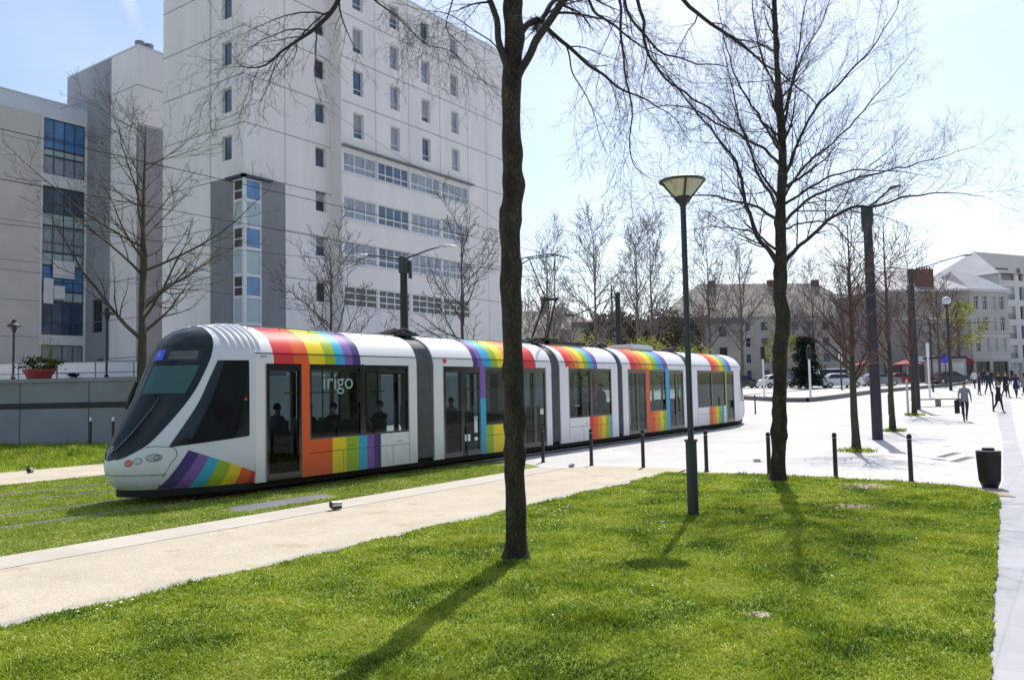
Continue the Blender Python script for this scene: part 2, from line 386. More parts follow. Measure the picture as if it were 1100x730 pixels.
# rails
for k, y in enumerate((13.79, 15.23, 17.0, 18.44)):
    mb = MB(); mb.box(-60, y-.03, -.02, 46, y+.03, .03)
    o = tag(mb.build('tram_rail', M['steel'], origin=(20,y,0)), kind='structure')
    mb = MB(); mb.box(-60, y-.075, -.02, 18.1, y-.034, .02); mb.box(-60, y+.034, -.02, 18.1, y+.075, .02)
    tag(mb.build('rail_haunch', G['asphalt'], origin=(0,y,0)), kind='structure')
mb = MB(); mb.face([(8.6,11.75,.02),(10.6,11.65,.02),(11.2,12.3,.02),(9.0,12.5,.02)])
tag(mb.build('bare_ground_patch', G['asphalt']), kind='structure')
# road of the square behind its kerb
kb = [(18.6,60),(40,36),(56,27.5),(66,24.6),(74,23.6),(84,22.2),(104,19.2),(130,15.5),(150,9),(260,-20)]
rsheet('road', G['asphalt'], kb, [(60,90),(90,70),(110,60),(118,50),(122,46),(128,40),(140,34),(160,26),(190,18),(300,0)], .02, 24)
mb = MB()
KB = resample([(66,27),(61,20.5),(57.9,16.6),(58.8,15.6),(64.4,15.1),(75.4,14.6),(84.7,12.8),(93.8,11.1),(104,10.7),(115,10.5),(126,9.8),(150,7.5)], 60)
for a, b in zip(KB, KB[1:]):
    d = (V3((b[0],b[1],0))-V3((a[0],a[1],0))).normalized(); n = V3((-d.y, d.x, 0))*.2
    za, zb = gz(*a), gz(*b)
    A0=V3((a[0],a[1],za-.1)); B0=V3((b[0],b[1],zb-.1)); h=V3((0,0,.40))
    mb.face([A0-n,B0-n,B0-n+h,A0-n+h]); mb.face([A0+n,A0+n+h,B0+n+h,B0+n]); mb.face([A0-n+h,B0-n+h,B0+n+h,A0+n+h])
tag(mb.build('platform_kerb', G['asphalt']), kind='structure')
# drain slots and cover in the plaza
for i,(x,y,a,l) in enumerate(((24.4,3.0,-8,1.5),(23.2,2.55,-8,1.5),(21.0,7.0,20,.8))):
    t = thing('drain_slot', ['long dark slot drain in the plaza, the farther of the pair left of the bin','long dark slot drain in the plaza, the nearer of the pair left of the bin','short grey drain cover in the plaza behind the bollards'][i], 'drain', (x,y,.004), radians(a))
    mb = MB(); mb.box(-l/2,-.11,0,l/2,.11,.006); mb.build('frame', M['rail_metal'], t, raw=True)
    mb = MB()
    for k in range(10): mb.box(-l/2+.04+k*(l-.08)/10, -.08, .0065, -l/2+.04+(k+.6)*(l-.08)/10, .08, .009)
    mb.build('grate', M['seam'], t, raw=True)
# ---- grass blades
def inside(x, y, poly):
    c = False; j = len(poly)-1
    for i in range(len(poly)):
        xi, yi = poly[i]; xj, yj = poly[j]
        if (yi > y) != (yj > y) and x < (xj-xi)*(y-yi)/(yj-yi)+xi: c = not c
        j = i
    return c
CL = [(9.6,3.0,.38),(8.6,2.75,.45),(12.6,6.1,.3),(7.3,4.2,.5),(13.9,2.1,.4),(6.5,5.6,.5),(10.9,4.4,.25),(15.2,2.1,.35),(6.0,3.6,.45),(11.3,1.5,.35),(8.4,6.6,.3)]
def grass(name, test, n, xr, yr, h0, h1, m, near=1., z=.04, seed=1, wk=1.):
    r = random.Random(seed); vs = []; fs = []; k = 0; tries = 0
    while k < n and tries < n*8:
        tries += 1
        x = r.uniform(*xr); y = r.uniform(*yr)
        D = x*CY + y*SY
        if D < 4.2: continue
        lat = x*SY - y*CY
        if abs(lat) > .74*D + 2.6: continue
        if r.random() > (near/D)**1.3: continue
        if not test(x, y): continue
        nn = noise.noise(V3((x*.9, y*.9, 4))) ; n2 = noise.noise(V3((x*2.7, y*2.7, 8)))
        h = (h0 + (h1-h0)*r.random()**1.5) * (1 + .8*max(0,nn) + 1.6*max(0,n2-.08))
        if name == 'lawn_grass':
            for (ca,cb,cr_) in CL:
                if (x-ca)**2+(y-cb)**2 < cr_*cr_: h *= 1.45
        w = (.0022 + .00055*D)*wk*r.uniform(.7,1.3)
        a = r.uniform(0, 2*pi); b = r.uniform(0, 2*pi); le = h*r.uniform(.4,1.5)
        dx, dy = cos(a)*w, sin(a)*w; tx, ty = cos(b)*le, sin(b)*le
        i = len(vs)
        vs += [(x-dx,y-dy,z),(x+dx,y+dy,z),(x+dx*.7+tx*.35,y+dy*.7+ty*.35,z+h*.6),(x-dx*.7+tx*.35,y-dy*.7+ty*.35,z+h*.6),(x+tx,y+ty,z+h)]
        fs += [(i,i+1,i+2,i+3),(i+3,i+2,i+4)]; k += 1
    me = bpy.data.meshes.new(name); me.from_pydata(vs, [], fs); me.materials.append(m)
    o = bpy.data.objects.new(name, me); col.objects.link(o); return o
def grass_mat(name, cols, dry, tr=.40):
    m = bpy.data.materials.new(name); m.use_nodes = True; nt = m.node_tree; L = nt.links.new
    nt.nodes.remove(nt.nodes['Principled BSDF']); out = nt.nodes['Material Output']
    g = nd(nt,'ShaderNodeNewGeometry'); tc = nd(nt,'ShaderNodeTexCoord')
    n = nd(nt,'ShaderNodeTexNoise'); n.inputs['Scale'].default_value = 1.1; n.inputs['Detail'].default_value = 7; n.inputs['Roughness'].default_value=.6; L(tc.outputs['Object'], n.inputs['Vector'])
    ad = nd(nt,'ShaderNodeMath', operation='MULTIPLY_ADD'); L(g.outputs['Random Per Island'], ad.inputs[0]); ad.inputs[1].default_value=.26; L(n.outputs['Fac'], ad.inputs[2])
    r = nd(nt,'ShaderNodeValToRGB'); e = r.color_ramp.elements
    e[0].position=.44; e[0].color=(*cols[0],1); e[1].position=.98; e[1].color=(*dry,1)
    x = e.new(.60); x.color=(*cols[1],1); x = e.new(.80); x.color=(*cols[2],1)
    L(ad.outputs[0], r.inputs[0])
    d = nd(nt,'ShaderNodeBsdfDiffuse'); t = nd(nt,'ShaderNodeBsdfTranslucent'); gl = nd(nt,'ShaderNodeBsdfGlossy'); gl.inputs['Roughness'].default_value=.45
    L(r.outputs[0], d.inputs[0]); L(r.outputs[0], t.inputs[0]); 
    mx = nd(nt,'ShaderNodeMixShader'); mx.inputs[0].default_value=tr; L(d.outputs[0], mx.inputs[1]); L(t.outputs[0], mx.inputs[2])
    m2 = nd(nt,'ShaderNodeMixShader'); m2.inputs[0].default_value=.03; L(mx.outputs[0], m2.inputs[1]); L(gl.outputs[0], m2.inputs[2]); L(m2.outputs[0], out.inputs[0])
    return m
GM = grass_mat('grass_blades', [(.055,.13,.008),(.25,.34,.016),(.47,.52,.05)], (.62,.54,.22))
GT = grass_mat('track_grass_blades', [(.18,.26,.02),(.33,.42,.05),(.45,.50,.10)], (.56,.52,.22), .25)
rl = [(16.35,3.4,.42),(13.6,3.1,.30),(6.95,2.35,.09)]
def lawn_test(x, y):
    for (a,b,rr) in rl:
        if (x-a)**2+(y-b)**2 < (rr*(.8+.9*noise.noise(V3((x*5,y*5,3)))))**2 and noise.noise(V3((x*14,y*14,1))) > -.25: return False
    return inside(x, y, LAWN)
for (a,b,rr) in rl: sheet('bare_soil_patch', [(a+rr*1.25*cos(k*.45),b+rr*1.25*sin(k*.45)) for k in range(14)], .047, G['soil'])
tag(grass('lawn_grass', lawn_test, 360000, (2.0,17.7), (0,8.1), .008, .040, GM, 5.2, .04, 3), 'sunlit mown grass of the lawn in the foreground', 'grass', kind='stuff')
def tr_test(x, y):
    if y < 11.27 or y > 20.5 or x > 17.1: return False
    if x > 14 and y < 11.6: return x < 16.6 and y > 11.25-(x-14)*.15
    for q in (13.79,15.23,17.0,18.44):
        if abs(y-q) < .13: return False
    return not (8.7 < x < 11 and 11.7+ (x-9)*-.02 < y < 12.35)
tag(grass('track_grass', tr_test, 120000, (-2,17.6), (10.9,20.6), .012, .04, GT, 13, .012, 5, 1.0), 'short grass growing between the tram rails', 'grass', kind='stuff')
tag(grass('verge_grass', lambda x,y: inside(x,y,[(-30,25.0),(18,24.0),(19.5,30.8),(16,37.8),(8,52),(-30,60)]), 25000, (4,19.5), (24,38), .05, .16, GM, 30, .02, 6, .8), 'lush grass verge at the foot of the retaining wall', 'grass', kind='stuff')
mb = MB()
for (cx, cy, n, s) in ((4.15,7.45,8,.18),(11.2,6.9,12,.4),(13.5,6.9,7,.3),(10.3,4.9,9,.3),(9.6,6.3,5,.5),(13,3.4,5,.8),(7.5,3.0,3,1.2),(12,2,4,1.5)):
    for _ in range(n):
        x = cx + R.gauss(0,s); y = cy + R.gauss(0,s*.4)
        if inside(x, y, LAWN):
            mb.lathe([(.004,.0),(.012,.006),(.013,.010),(.005,.014)], (x,y,.075), 7)
tag(mb.build('daisies', M['sign_white']), 'tiny white daisies scattered in the lawn', 'flowers', kind='stuff')
# ------------------------------------------------------------------ tram
XF = [(.28,8.2),(.4,8.06),(.55,7.98),(.75,7.94),(1.0,7.99),(1.2,8.08),(1.6,8.32),(2.0,8.55),(2.5,8.78),(2.9,8.97),(3.1,9.12),(3.25,9.32),(3.35,9.62),(3.43,10.05)]
WZ = [(.28,1.1),(.45,1.17),(.8,1.2),(2.6,1.2),(2.8,1.175),(3.0,1.08),(3.15,.94),(3.28,.73),(3.36,.55),(3.43,.3)]
XE = 10.25; YC = 14.51; NE = 1.85
def smooth_interp(x, pts):
    # Catmull-Rom through the table keeps the nose free of facets
    if x <= pts[0][0]: return pts[0][1]
    if x >= pts[-1][0]: return pts[-1][1]
    for i in range(len(pts)-1):
        if x <= pts[i+1][0]:
            x0, y0 = pts[i]; x1, y1 = pts[i+1]; h = x1-x0; t = (x-x0)/h
            m0 = (y1-pts[i-1][1])/(x1-pts[i-1][0]) if i else (y1-y0)/h
            m1 = (pts[i+2][1]-y0)/(pts[i+2][0]-x0) if i+2 < len(pts) else (y1-y0)/h
            return (2*t**3-3*t**2+1)*y0+(t**3-2*t**2+t)*h*m0+(-2*t**3+3*t**2)*y1+(t**3-t**2)*h*m1
def nose(phi, z, off=0.):
    a = XE-smooth_interp(z, XF); w = smooth_interp(z, WZ)
    c, s = cos(phi), sin(phi)
    x = XE-a*max(0,c)**(2/NE); y = w*math.copysign(abs(s)**(2/NE), s)
    if off:
        e = .004
        p = V3(nose(phi, z)); u = V3(nose(phi+e, z))-p; v = V3(nose(phi, z+e))-p
        n = v.cross(u)
        if n.length > 1e-12: n.normalize()
        if n.x > 0 and phi > -1.2 and phi < 1.2: n = -n
        p = p+n*off
        return tuple(p)
    return (x, YC+y, z)
def phi_at(x, z, sgn=-1):
    a = XE-smooth_interp(z, XF); c = max(0, min(1, ((XE-x)/a)))**(NE/2)
    return sgn*math.acos(c)
def patch(name, m, parent, zs, bl, br, off, nu=24, nz=24, mir=None):
    """piece of the cab skin between the curves bl(z) and br(z), standing off by a few millimetres"""
    mb = MB(); rows = [zs[0]+(zs[1]-zs[0])*i/nz for i in range(nz+1)]
    for z in rows:
        l, r_ = bl(z), br(z)
        for j in range(nu+1):
            p = nose(l+(r_-l)*j/nu, z, off)
            mb.v.append(p if mir is None else (mir-p[0], 2*YC-p[1], p[2]))
    for i in range(nz):
        for j in range(nu):
            a = i*(nu+1)+j; mb.f.append((a,a+nu+1,a+nu+2,a+1)); mb.m.append(0)
    return mb.build(name, m, parent, smooth=True)
tram = thing('tram', 'long white articulated tram with rainbow stripes standing on the grass track', 'tram', (24, YC, 0))
def d2r(pts): return [(z, radians(p)) for z, p in pts]
SH = d2r([(.84,0),(.86,-11),(.90,-17),(.96,-22),(1.08,-29),(1.22,-33),(1.38,-36),(1.76,-42),(2.13,-47),(2.58,-51),(2.85,-52.5),(3.0,-52.6),(3.1,-51.5),(3.18,-49),(3.26,-44),(3.31,-37),(3.345,-27),(3.36,-15),(3.366,0)])
SW = d2r([(1.04,-42.5),(1.46,-47),(1.86,-51),(2.28,-54),(2.66,-57.5)])
def cab(mir=None):
    pr = tram if mir is None else tram
    q = (lambda p: p) if mir is None else (lambda p: (mir-p[0], 2*YC-p[1], p[2]))
    mb = MB(); nu = 72; zr = [.28+(3.43-.28)*i/90 for i in range(91)]
    for z in zr:
        for j in range(nu+1):
            mb.v.append(q(nose(radians(-90+180*j/nu), z)))
    for i in range(90):
        for j in range(nu):
            a = i*(nu+1)+j; mb.f.append((a,a+nu+1,a+nu+2,a+1)); mb.m.append(0)
    e = 90*(nu+1); mb.f.append(tuple(e+j for j in range(nu+1))); mb.m.append(0)
    mb.f.append(tuple(range(nu,-1,-1))); mb.m.append(0)
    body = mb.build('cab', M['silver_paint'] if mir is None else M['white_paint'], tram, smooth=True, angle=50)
    ws = patch('windscreen', M['shield_glass'], tram, (.842,3.364), lambda z: smooth_interp(z,SH), lambda z: -smooth_interp(z,SH), .006, 40, 90, mir)
    for s in (1,-1):
        l = (lambda z: max(smooth_interp(z,SW), -pi/2)) ; r_ = lambda z: phi_at(10.10, z)
        f = (lambda g: g) if s == 1 else (lambda g: (lambda z: -g(z)))
        # lower edge of the side window rises towards the rear: rows run between two sloping lines
        mbw = MB(); nu2, nz2 = 26, 30
        for i in range(nz2+1):
            for j in range(nu2+1):
                t = j/nu2; z0 = 1.06+.13*t; z = z0+(2.655-z0)*i/nz2
                ph = l(z)+(r_(z)-l(z))*t
                # soften the front corner
                p = nose(s*ph, z, .006); mbw.v.append(q(p))
        for i in range(nz2):
            for j in range(nu2):
                a = i*(nu2+1)+j; mbw.f.append((a,a+nu2+1,a+nu2+2,a+1)); mbw.m.append(0)
        mbw.build('cab_side_window', M['shield_glass'], tram, smooth=True)
    # shut lines of the front panels
    mb = MB()
    def line(pts, r=.006):
        mb.tube([q(nose(radians(a), z, .002)) for a, z in pts], r, 4)
    for s in (1,-1):
        line([(s*a, .585-.0003*a) for a in range(0, 44, 2)])
        line([(s*30,1.075),(s*36,1.085),(s*42,1.07),(s*45,1.06),(s*47,1.0),(s*48,.91),(s*45,.75),(s*41,.55),(s*37,.38),(s*34,.30)])
    mb.build('panel_gap', M['seam'], tram)
    mb = MB(); mb.prism([q(nose(radians(a), .3))[:2] for a in range(-88, 90, 4)], .17, .30)
    mb.build('apron', M['under'], tram)
    if mir is None:
        patch('sun_blind', M['blind'], ws, (2.04,2.56), lambda z: smooth_interp(z,SH)+.10, lambda z: radians(-3), .009, 20, 10)
        patch('destination_panel', M['black_gloss'], ws, (2.64,2.90), lambda z: smooth_interp(z,SH)+.12, lambda z: radians(14), .009, 20, 6)
        mr = mat('destination_frame', (.10,.11,.10), .3, .2); patch('destination_display', mr, ws, (2.68,2.84), lambda z: radians(-42), lambda z: radians(-17), .012, 12, 6)
        mb = MB(); pts = [nose(radians(-39+20*i/10), 2.77+.03*((i-5)/5)**2, .016) for i in range(11)]; mb.tube(pts, .012, 5)
        mb.build('wiper_arm', M['rubber'], ws)
        blue = bpy.data.materials.new('route_display_blue'); blue.use_nodes = True; b = blue.node_tree.nodes['Principled BSDF']; b.inputs['Base Color'].default_value=(.05,.08,.7,1); b.inputs['Emission Color'].default_value=(.06,.1,.9,1); b.inputs['Emission Strength'].default_value=.12
        rd = patch('route_display', blue, ws, (2.67,2.87), lambda z: radians(-11), lambda z: radians(2), .013, 6, 5)
        txt('route_letter', 'A', .17, M['lamp_glass'], V3(nose(radians(-4.5), 2.77, .02)), V3(nose(radians(-10), 2.77, 0))-V3(nose(radians(1), 2.77, 0)), V3(nose(radians(-4), 2.87, 0))-V3(nose(radians(-4), 2.67, 0)), rd)
        # rear view camera pods and wiper
        mb = MB(); mb.tube([nose(radians(-8),1.02,.03), nose(radians(-16),1.3,.035), nose(radians(-22),1.75,.03), nose(radians(-23),1.98,.02)], [.018,.013,.01,.006], 5); mb.build('wiper', M['rubber'], ws)
        mb = MB(); mb.tube([nose(radians(30),1.75,.05), nose(radians(34),1.95,.09), nose(radians(34),2.25,.09)], [.03,.05,.03], 8); mb.build('mirror_camera', M['black_matt'], tram)
        mb = MB(); c = V3(nose(radians(-1), 1.03, .012)); u = (V3(nose(radians(6),1.03))-V3(nose(radians(-6),1.03))).normalized(); v = V3((.45,0,.9)).normalized()
        ring = [c+u*(.075*cos(a))+v*(.075*sin(a)) for a in [2*pi*k/24 for k in range(25)]]; mb.tube(ring, .007, 5)
        mb.tube([c-v*.05+u*.02, c+u*.045+v*.01, c+v*.045, c-u*.04, c-v*.03-u*.02, c+v*.01+u*.03], .008, 4)
        mb.build('emblem', M['lamp_glass'], tram)
        # lamps: red tail lamp, round lamp, long headlamp, each an offset lens in a dark bezel
        for s in (-1,1):
            for (a, z, ra, rz_, m, nm) in ((21,.80,2.4,.055,M['red_lens'],'tail_lamp'),(27,.835,2.3,.05,M['lamp_glass'],'fog_lamp'),(36,.885,4.2,.06,M['lamp_glass'],'headlight')):
                mb = MB(); ctr = nose(radians(s*a), z, .014); mb.v.append(ctr); n = 22
                for k in range(n): mb.v.append(nose(radians(s*a+ra*cos(2*pi*k/n)), z+rz_*sin(2*pi*k/n), .010))
                for k in range(n): mb.f.append((0,1+k,1+(k+1)%n)); mb.m.append(0)
                hl = mb.build(nm, m, tram, smooth=True)
                mb = MB(); mb.tube([nose(radians(s*a+ra*1.04*cos(2*pi*k/n)), z+rz_*1.05*sin(2*pi*k/n), .008) for k in range(n+1)], .006, 4)
                if nm == 'headlight': mb.tube([nose(radians(s*(a+1.6)+1.5*cos(2*pi*k/n)), z+.042*sin(2*pi*k/n), .018) for k in range(n+1)], .008, 4)
                mb.build('lamp_bezel', M['rubber'], hl)
        # raised ribs on the cab roof
        for k in range(6):
            x = 9.74+k*.125; pts = []; zs_ = [2.86+(3.40-2.86)*i/14 for i in range(15)]
            half = []
            for z in zs_:
                aa = XE-smooth_interp(z, XF); q_ = max(0,(XE-x))/aa
                if q_ < 1: half.append((smooth_interp(z, WZ)*(1-q_**NE)**(1/NE), z))
            for s_ in (-1,1):
                pp = [(x+.10*max(0,3.2-z), YC+s_*(w+.006), z+.012) for w, z in half]
                mb = MB()
                if len(pp) > 3: mb.tube(pp, [.008+.022*min(1,i/4)*(1 if i < len(pp)-2 else .5) for i in range(len(pp))], 6)
                mb.build('roof_rib', M['white_paint'], tram, smooth=True)
        txt('fleet_number', '1008 88', .05, M['seam'], V3((10.42, YC-1.21, 2.735)), V3((1,0,0)), V3((0,0,1)), tram)
    # skirt rainbow fan behind the lamps
    if mir is None:
        cols = ['indigo','purple','cyan','green','yellow','orange','red']
        mb = MB(); n = 7
        fr = [0,.125,.25,.385,.545,.70,.845,1.0]
        top = [(8.95,.99),(10.36,.44)]; bot = [(8.53,.31),(10.40,.262)]
        for k in range(n):
            for sub in range(6):
                t0 = fr[k]+(fr[k+1]-fr[k])*sub/6; t1 = fr[k]+(fr[k+1]-fr[k])*(sub+1)/6
                for h in range(8):
                    pts = []
                    for (t, g) in ((t0,h/8),(t1,h/8),(t1,(h+1)/8),(t0,(h+1)/8)):
                        xb = bot[0][0]+(bot[1][0]-bot[0][0])*t; zb = bot[0][1]+(bot[1][1]-bot[0][1])*t
                        xt = top[0][0]+(top[1][0]-top[0][0])*t; zt = top[0][1]+(top[1][1]-top[0][1])*t
                        x = xb+(xt-xb)*g; z = zb+(zt-zb)*g
                        if x < XE: p = nose(phi_at(x, z), z, .005)
                        else: p = (x, YC-smooth_interp(z,WZ)-.005, z)
                        pts.append(p)
                    mb.face(pts, k)
        mb.build('rainbow_stripes', [M[c] for c in cols], tram)
    else:
        mb = MB(); ks = ['red','orange','amber','yellow']
        for k in range(4):
            for h in range(6):
                pts = []
                for (t, g) in ((k/4,h/6),((k+1)/4,h/6),((k+1)/4,(h+1)/6),(k/4,(h+1)/6)):
                    z = .32+.85*g; x = 9.6-.5*t-.25*g; p = q(nose(phi_at(x, z, 1), z, .005)); pts.append(p)
                mb.face(pts, k)
        mb.build('rainbow_stripes', [M[c] for c in ks], tram)
def txt(name, s, size, m, c, u, v, parent, align='CENTER'):
    cu = bpy.data.curves.new(name, 'FONT'); cu.body = s; cu.size = size; cu.align_x = align; cu.align_y = 'CENTER'; cu.extrude = .001
    o = bpy.data.objects.new(name, cu); u = u.normalized(); n = u.cross(v).normalized(); v = n.cross(u)
    me = bpy.data.meshes.new_from_object(o); bpy.data.objects.remove(o)
    me.materials.clear(); me.materials.append(m)
    mt = Matrix((u, v, n)).transposed().to_4x4(); mt.translation = c - V3(wloc(parent))
    me.transform(mt)
    ob = bpy.data.objects.new(name, me); col.objects.link(ob); ob.parent = parent
    return ob
cab()
MIR = 48.04
cab(MIR)
# module: (x0, x1, bays, roof stripes, lower stripes)
def stripes(x0, x1, names):
    w = (x1-x0)/len(names); return [(x0+i*w, x0+(i+1)*w, n) for i, n in enumerate(names)]
RB = ['red','orange','amber','yellow','green','cyan','purple']
MODS = [
 (10.25,14.98, [('post',10.25,10.50,'white_paint'),('door1',10.50,11.40),('post',11.40,11.62,'orange'),('win',11.62,13.13),('post',13.13,13.19,'black_gloss'),('win',13.19,14.68),('post',14.68,14.98,'white_paint')],
  [(10.69,11.2,'red'),(11.2,11.6,'orange'),(11.6,12.05,'yellow'),(12.05,12.35,'green'),(12.35,12.62,'cyan'),(12.62,12.87,'purple'),(12.87,13.1,'indigo')],
  [(11.62,12.24,'orange'),(12.24,12.64,'yellow'),(12.64,13.02,'green'),(13.02,13.28,'cyan'),(13.28,13.5,'purple'),(13.5,13.72,'indigo')]),
 (15.62,21.14, [('post',15.62,16.0,'white_paint'),('door2',16.0,17.54),('post',17.54,17.77,'purple'),('win',17.77,19.6),('door2',19.6,20.82),('post',20.82,21.14,'white_paint')],
  [(17.24,17.45,'indigo'),(17.45,17.66,'purple'),(17.66,18.05,'cyan'),(18.05,18.35,'green'),(18.35,18.7,'yellow'),(18.7,19.15,'amber'),(19.15,19.5,'orange'),(19.5,20.29,'red')],
  [(17.77,18.1,'green'),(18.1,18.75,'yellow'),(18.75,19.2,'amber'),(19.2,19.6,'orange')]),
 (21.64,25.48, [('post',21.64,22.18,'white_paint'),('win',22.18,23.56),('post',23.56,23.62,'black_gloss'),('win',23.62,25.0),('post',25.0,25.48,'white_paint')],
  stripes(21.98,24.06,RB), stripes(23.44,25.40,RB)),
 (25.86,31.5, [('post',25.86,26.29,'white_paint'),('door2',26.29,27.75),('post',27.75,28.02,'orange'),('win',28.02,29.5),('post',29.5,29.80,'cyan'),('door2',29.8,31.2),('post',31.2,31.5,'white_paint')],
  stripes(26.5,29.72,RB), [(28.02,28.45,'orange'),(28.45,28.85,'amber'),(28.85,29.2,'yellow'),(29.2,29.5,'green')]),
 (32.06,37.79, [('post',32.06,32.69,'white_paint'),('win',32.69,34.28),('post',34.28,34.34,'black_gloss'),('win',34.34,35.95),('post',35.95,36.08,'green'),('door1',36.08,37.05),('post',37.05,37.79,'white_paint')],
  stripes(34.3,36.75,RB), [(33.91,34.35,'orange'),(34.35,34.7,'amber'),(34.7,35.05,'yellow'),(35.05,35.35,'green'),(35.35,35.7,'cyan')]),
]
ROOFP = [(1.2,2.60),(1.197,2.66),(1.19,2.72),(1.175,2.8),(1.135,2.9),(1.08,3.0),(1.02,3.08),(.94,3.15),(.84,3.22),(.73,3.28),(.55,3.355),(.3,3.40),(0,3.41)]
WT, WB = 2.62, 1.02
gl = []
for mi, (x0, x1, bays, rs, ls) in enumerate(MODS):
    names = ['white_paint']+sorted(set([s[2] for s in rs]))
    mb = MB()
    xs = sorted(set([x0,x1]+[v for s in rs for v in s[:2]]))
    prof = [(YC-w, z) for w, z in ROOFP]+[(YC+w, z) for w, z in ROOFP[::-1][1:]]
    for a, b in zip(xs, xs[1:]):
        c = 'white_paint'
        for s in rs:
            if s[0]-1e-6 <= a < s[1]-1e-6: c = s[2]
        k = names.index(c)
        base = len(mb.v)
        for (y, z) in prof: mb.v.append((a,y,z)); mb.v.append((b,y,z))
        for i in range(len(prof)-1):
            mb.f.append((base+2*i, base+2*i+1, base+2*i+3, base+2*i+2)); mb.m.append(k)
    base = len(mb.v)
    for xx in (x0, x1):
        mb.face([(xx,y,z) for y,z in prof], 0)
    mb.build('roof', [M[n] for n in names], tram, smooth=True, angle=30)
    mb = MB()   # gutter seam along both sides of the roof
    for s in (-1,1):
        mb.box(x0, YC+s*1.176-.008, 2.795, x1, YC+s*1.176+.008, 2.812)
    mb.build('roof_seam', M['seam'], tram)
    for side in (-1, 1):
        ys = YC+side*1.2
        def yb(i, o): a, b = ys-side*i, ys-side*o; return (min(a,b), max(a,b))
        y0, y1 = yb(.06, 0)
        for b in bays:
            mb = MB()
            if b[0] == 'post':
                if b[3] == 'purple':
                    mb.box(b[1],y0,1.75,b[2],y1,WT+.02,0); mb.box(b[1],y0,.26,b[2],y1,1.75,1); mm = [M['purple'],M['cyan']]
                elif b[3] == 'black_gloss':
                    lc = next((q[2] for q in ls if q[0]<=b[1]<q[1]),'white_paint')
                    mb.box(b[1],y0,WB,b[2],y1,WT,0); mb.box(b[1],y0,.26,b[2],y1,WB,1); mm = [M['black_gloss'],M[lc]]
                else: mb.box(b[1],y0,.26,b[2],y1,WT+.02,0); mm = [M[b[3]]]
                mb.build('pillar', mm, tram)
            elif b[0] == 'win':
                cuts = sorted(set([b[1],b[2]]+[v for q in ls for v in q[:2] if b[1] < v < b[2]])); pn = []
                for a, c in zip(cuts, cuts[1:]):
                    cc = 'white_paint'
                    for q in ls:
                        if q[0]-1e-6 <= a < q[1]-1e-6: cc = q[2]
                    if cc not in pn: pn.append(cc)
                    mb.box(a,y0,.26,c,y1,WB,pn.index(cc))
                mb.box(b[1],min(ys,ys+side*.003),.735,b[2],max(ys,ys+side*.003),.745,len(pn))
                xs_ = b[1]+(b[2]-b[1])*.62; mb.box(xs_,min(ys,ys+side*.003),.27,xs_+.008,max(ys,ys+side*.003),.735,len(pn)); mb.box(b[2]-.42,min(ys,ys+side*.006),.82,b[2]-.24,max(ys,ys+side*.006),.83,len(pn))
                mb.build('side_panel', [M[n] for n in pn]+[M['seam']], tram)
        # seams on white posts (panel outline)
        mb = MB(); yo = ys+side*.002
        for b in bays:
            if b[0]=='post' and b[3]=='white_paint' and b[2]-b[1] > .2:
                xx = b[2]-.02 if b is bays[0] else b[1]+.012
                mb.box(xx-.005,min(ys,yo),.28,xx+.005,max(ys,yo),2.6)
        mb.build('panel_gap', M['seam'], tram)
        for b in bays:
            ya, yb_ = yb(.028, .012)
            if b[0] == 'win':
                g = MB(); g.face([(b[1],yb_,WB),(b[2],yb_,WB),(b[2],yb_,WT),(b[1],yb_,WT)] if side < 0 else [(b[1],ya,WB),(b[2],ya,WB),(b[2],ya,WT),(b[1],ya,WT)]); w = g.build('window', M['tram_glass'], tram)
                f = MB(); fa, fb = yb(.05, .004); t = .045
                f.box(b[1],fa,WB,b[2],fb,WB+t); f.box(b[1],fa,WT-t*2.2,b[2],fb,WT); f.box(b[1],fa,WB+t,b[1]+t,fb,WT-t*2.2); f.box(b[2]-t,fa,WB+t,b[2],fb,WT-t*2.2)
                f.build('window_frame', M['black_gloss'], w)
            elif b[0] in ('door1','door2'):
                lv = [(b[1],b[2])] if b[0]=='door1' else [(b[1],(b[1]+b[2])/2),((b[1]+b[2])/2,b[2])]
                for (a, c) in lv:
                    f = MB(); fa, fb = yb(.06, .004); t = .07
                    f.box(a+.006,fa,.27,c-.006,fb,.40); f.box(a+.006,fa,WT-.16,c-.006,fb,WT); f.box(a+.006,fa,.40,a+t,fb,WT-.16); f.box(c-t,fa,.40,c-.006,fb,WT-.16)
                    d = f.build('door', M['black_gloss'], tram)
                    g = MB(); yq = ys-side*.02; g.face([(a+t,yq,.40),(c-t,yq,.40),(c-t,yq,WT-.16),(a+t,yq,WT-.16)]); g.build('door_glass', M['tram_glass'], d)
                    h = MB(); hy = ys-side*.09; h.tube([(a+.12,hy,1.0),(a+.12,hy,1.6)], .014, 6); h.build('door_handle', M['rail_yellow'], d)
    # inside: floor, ceiling, seats, handrails
    mb = MB(); mb.box(x0,YC-1.12,.30,x1,YC+1.12,.36); mb.build('floor', M['under'], tram)
    mb = MB(); mb.box(x0,YC-1.1,2.50,x1,YC+1.1,2.56); mb.build('ceiling', M['interior'], tram)
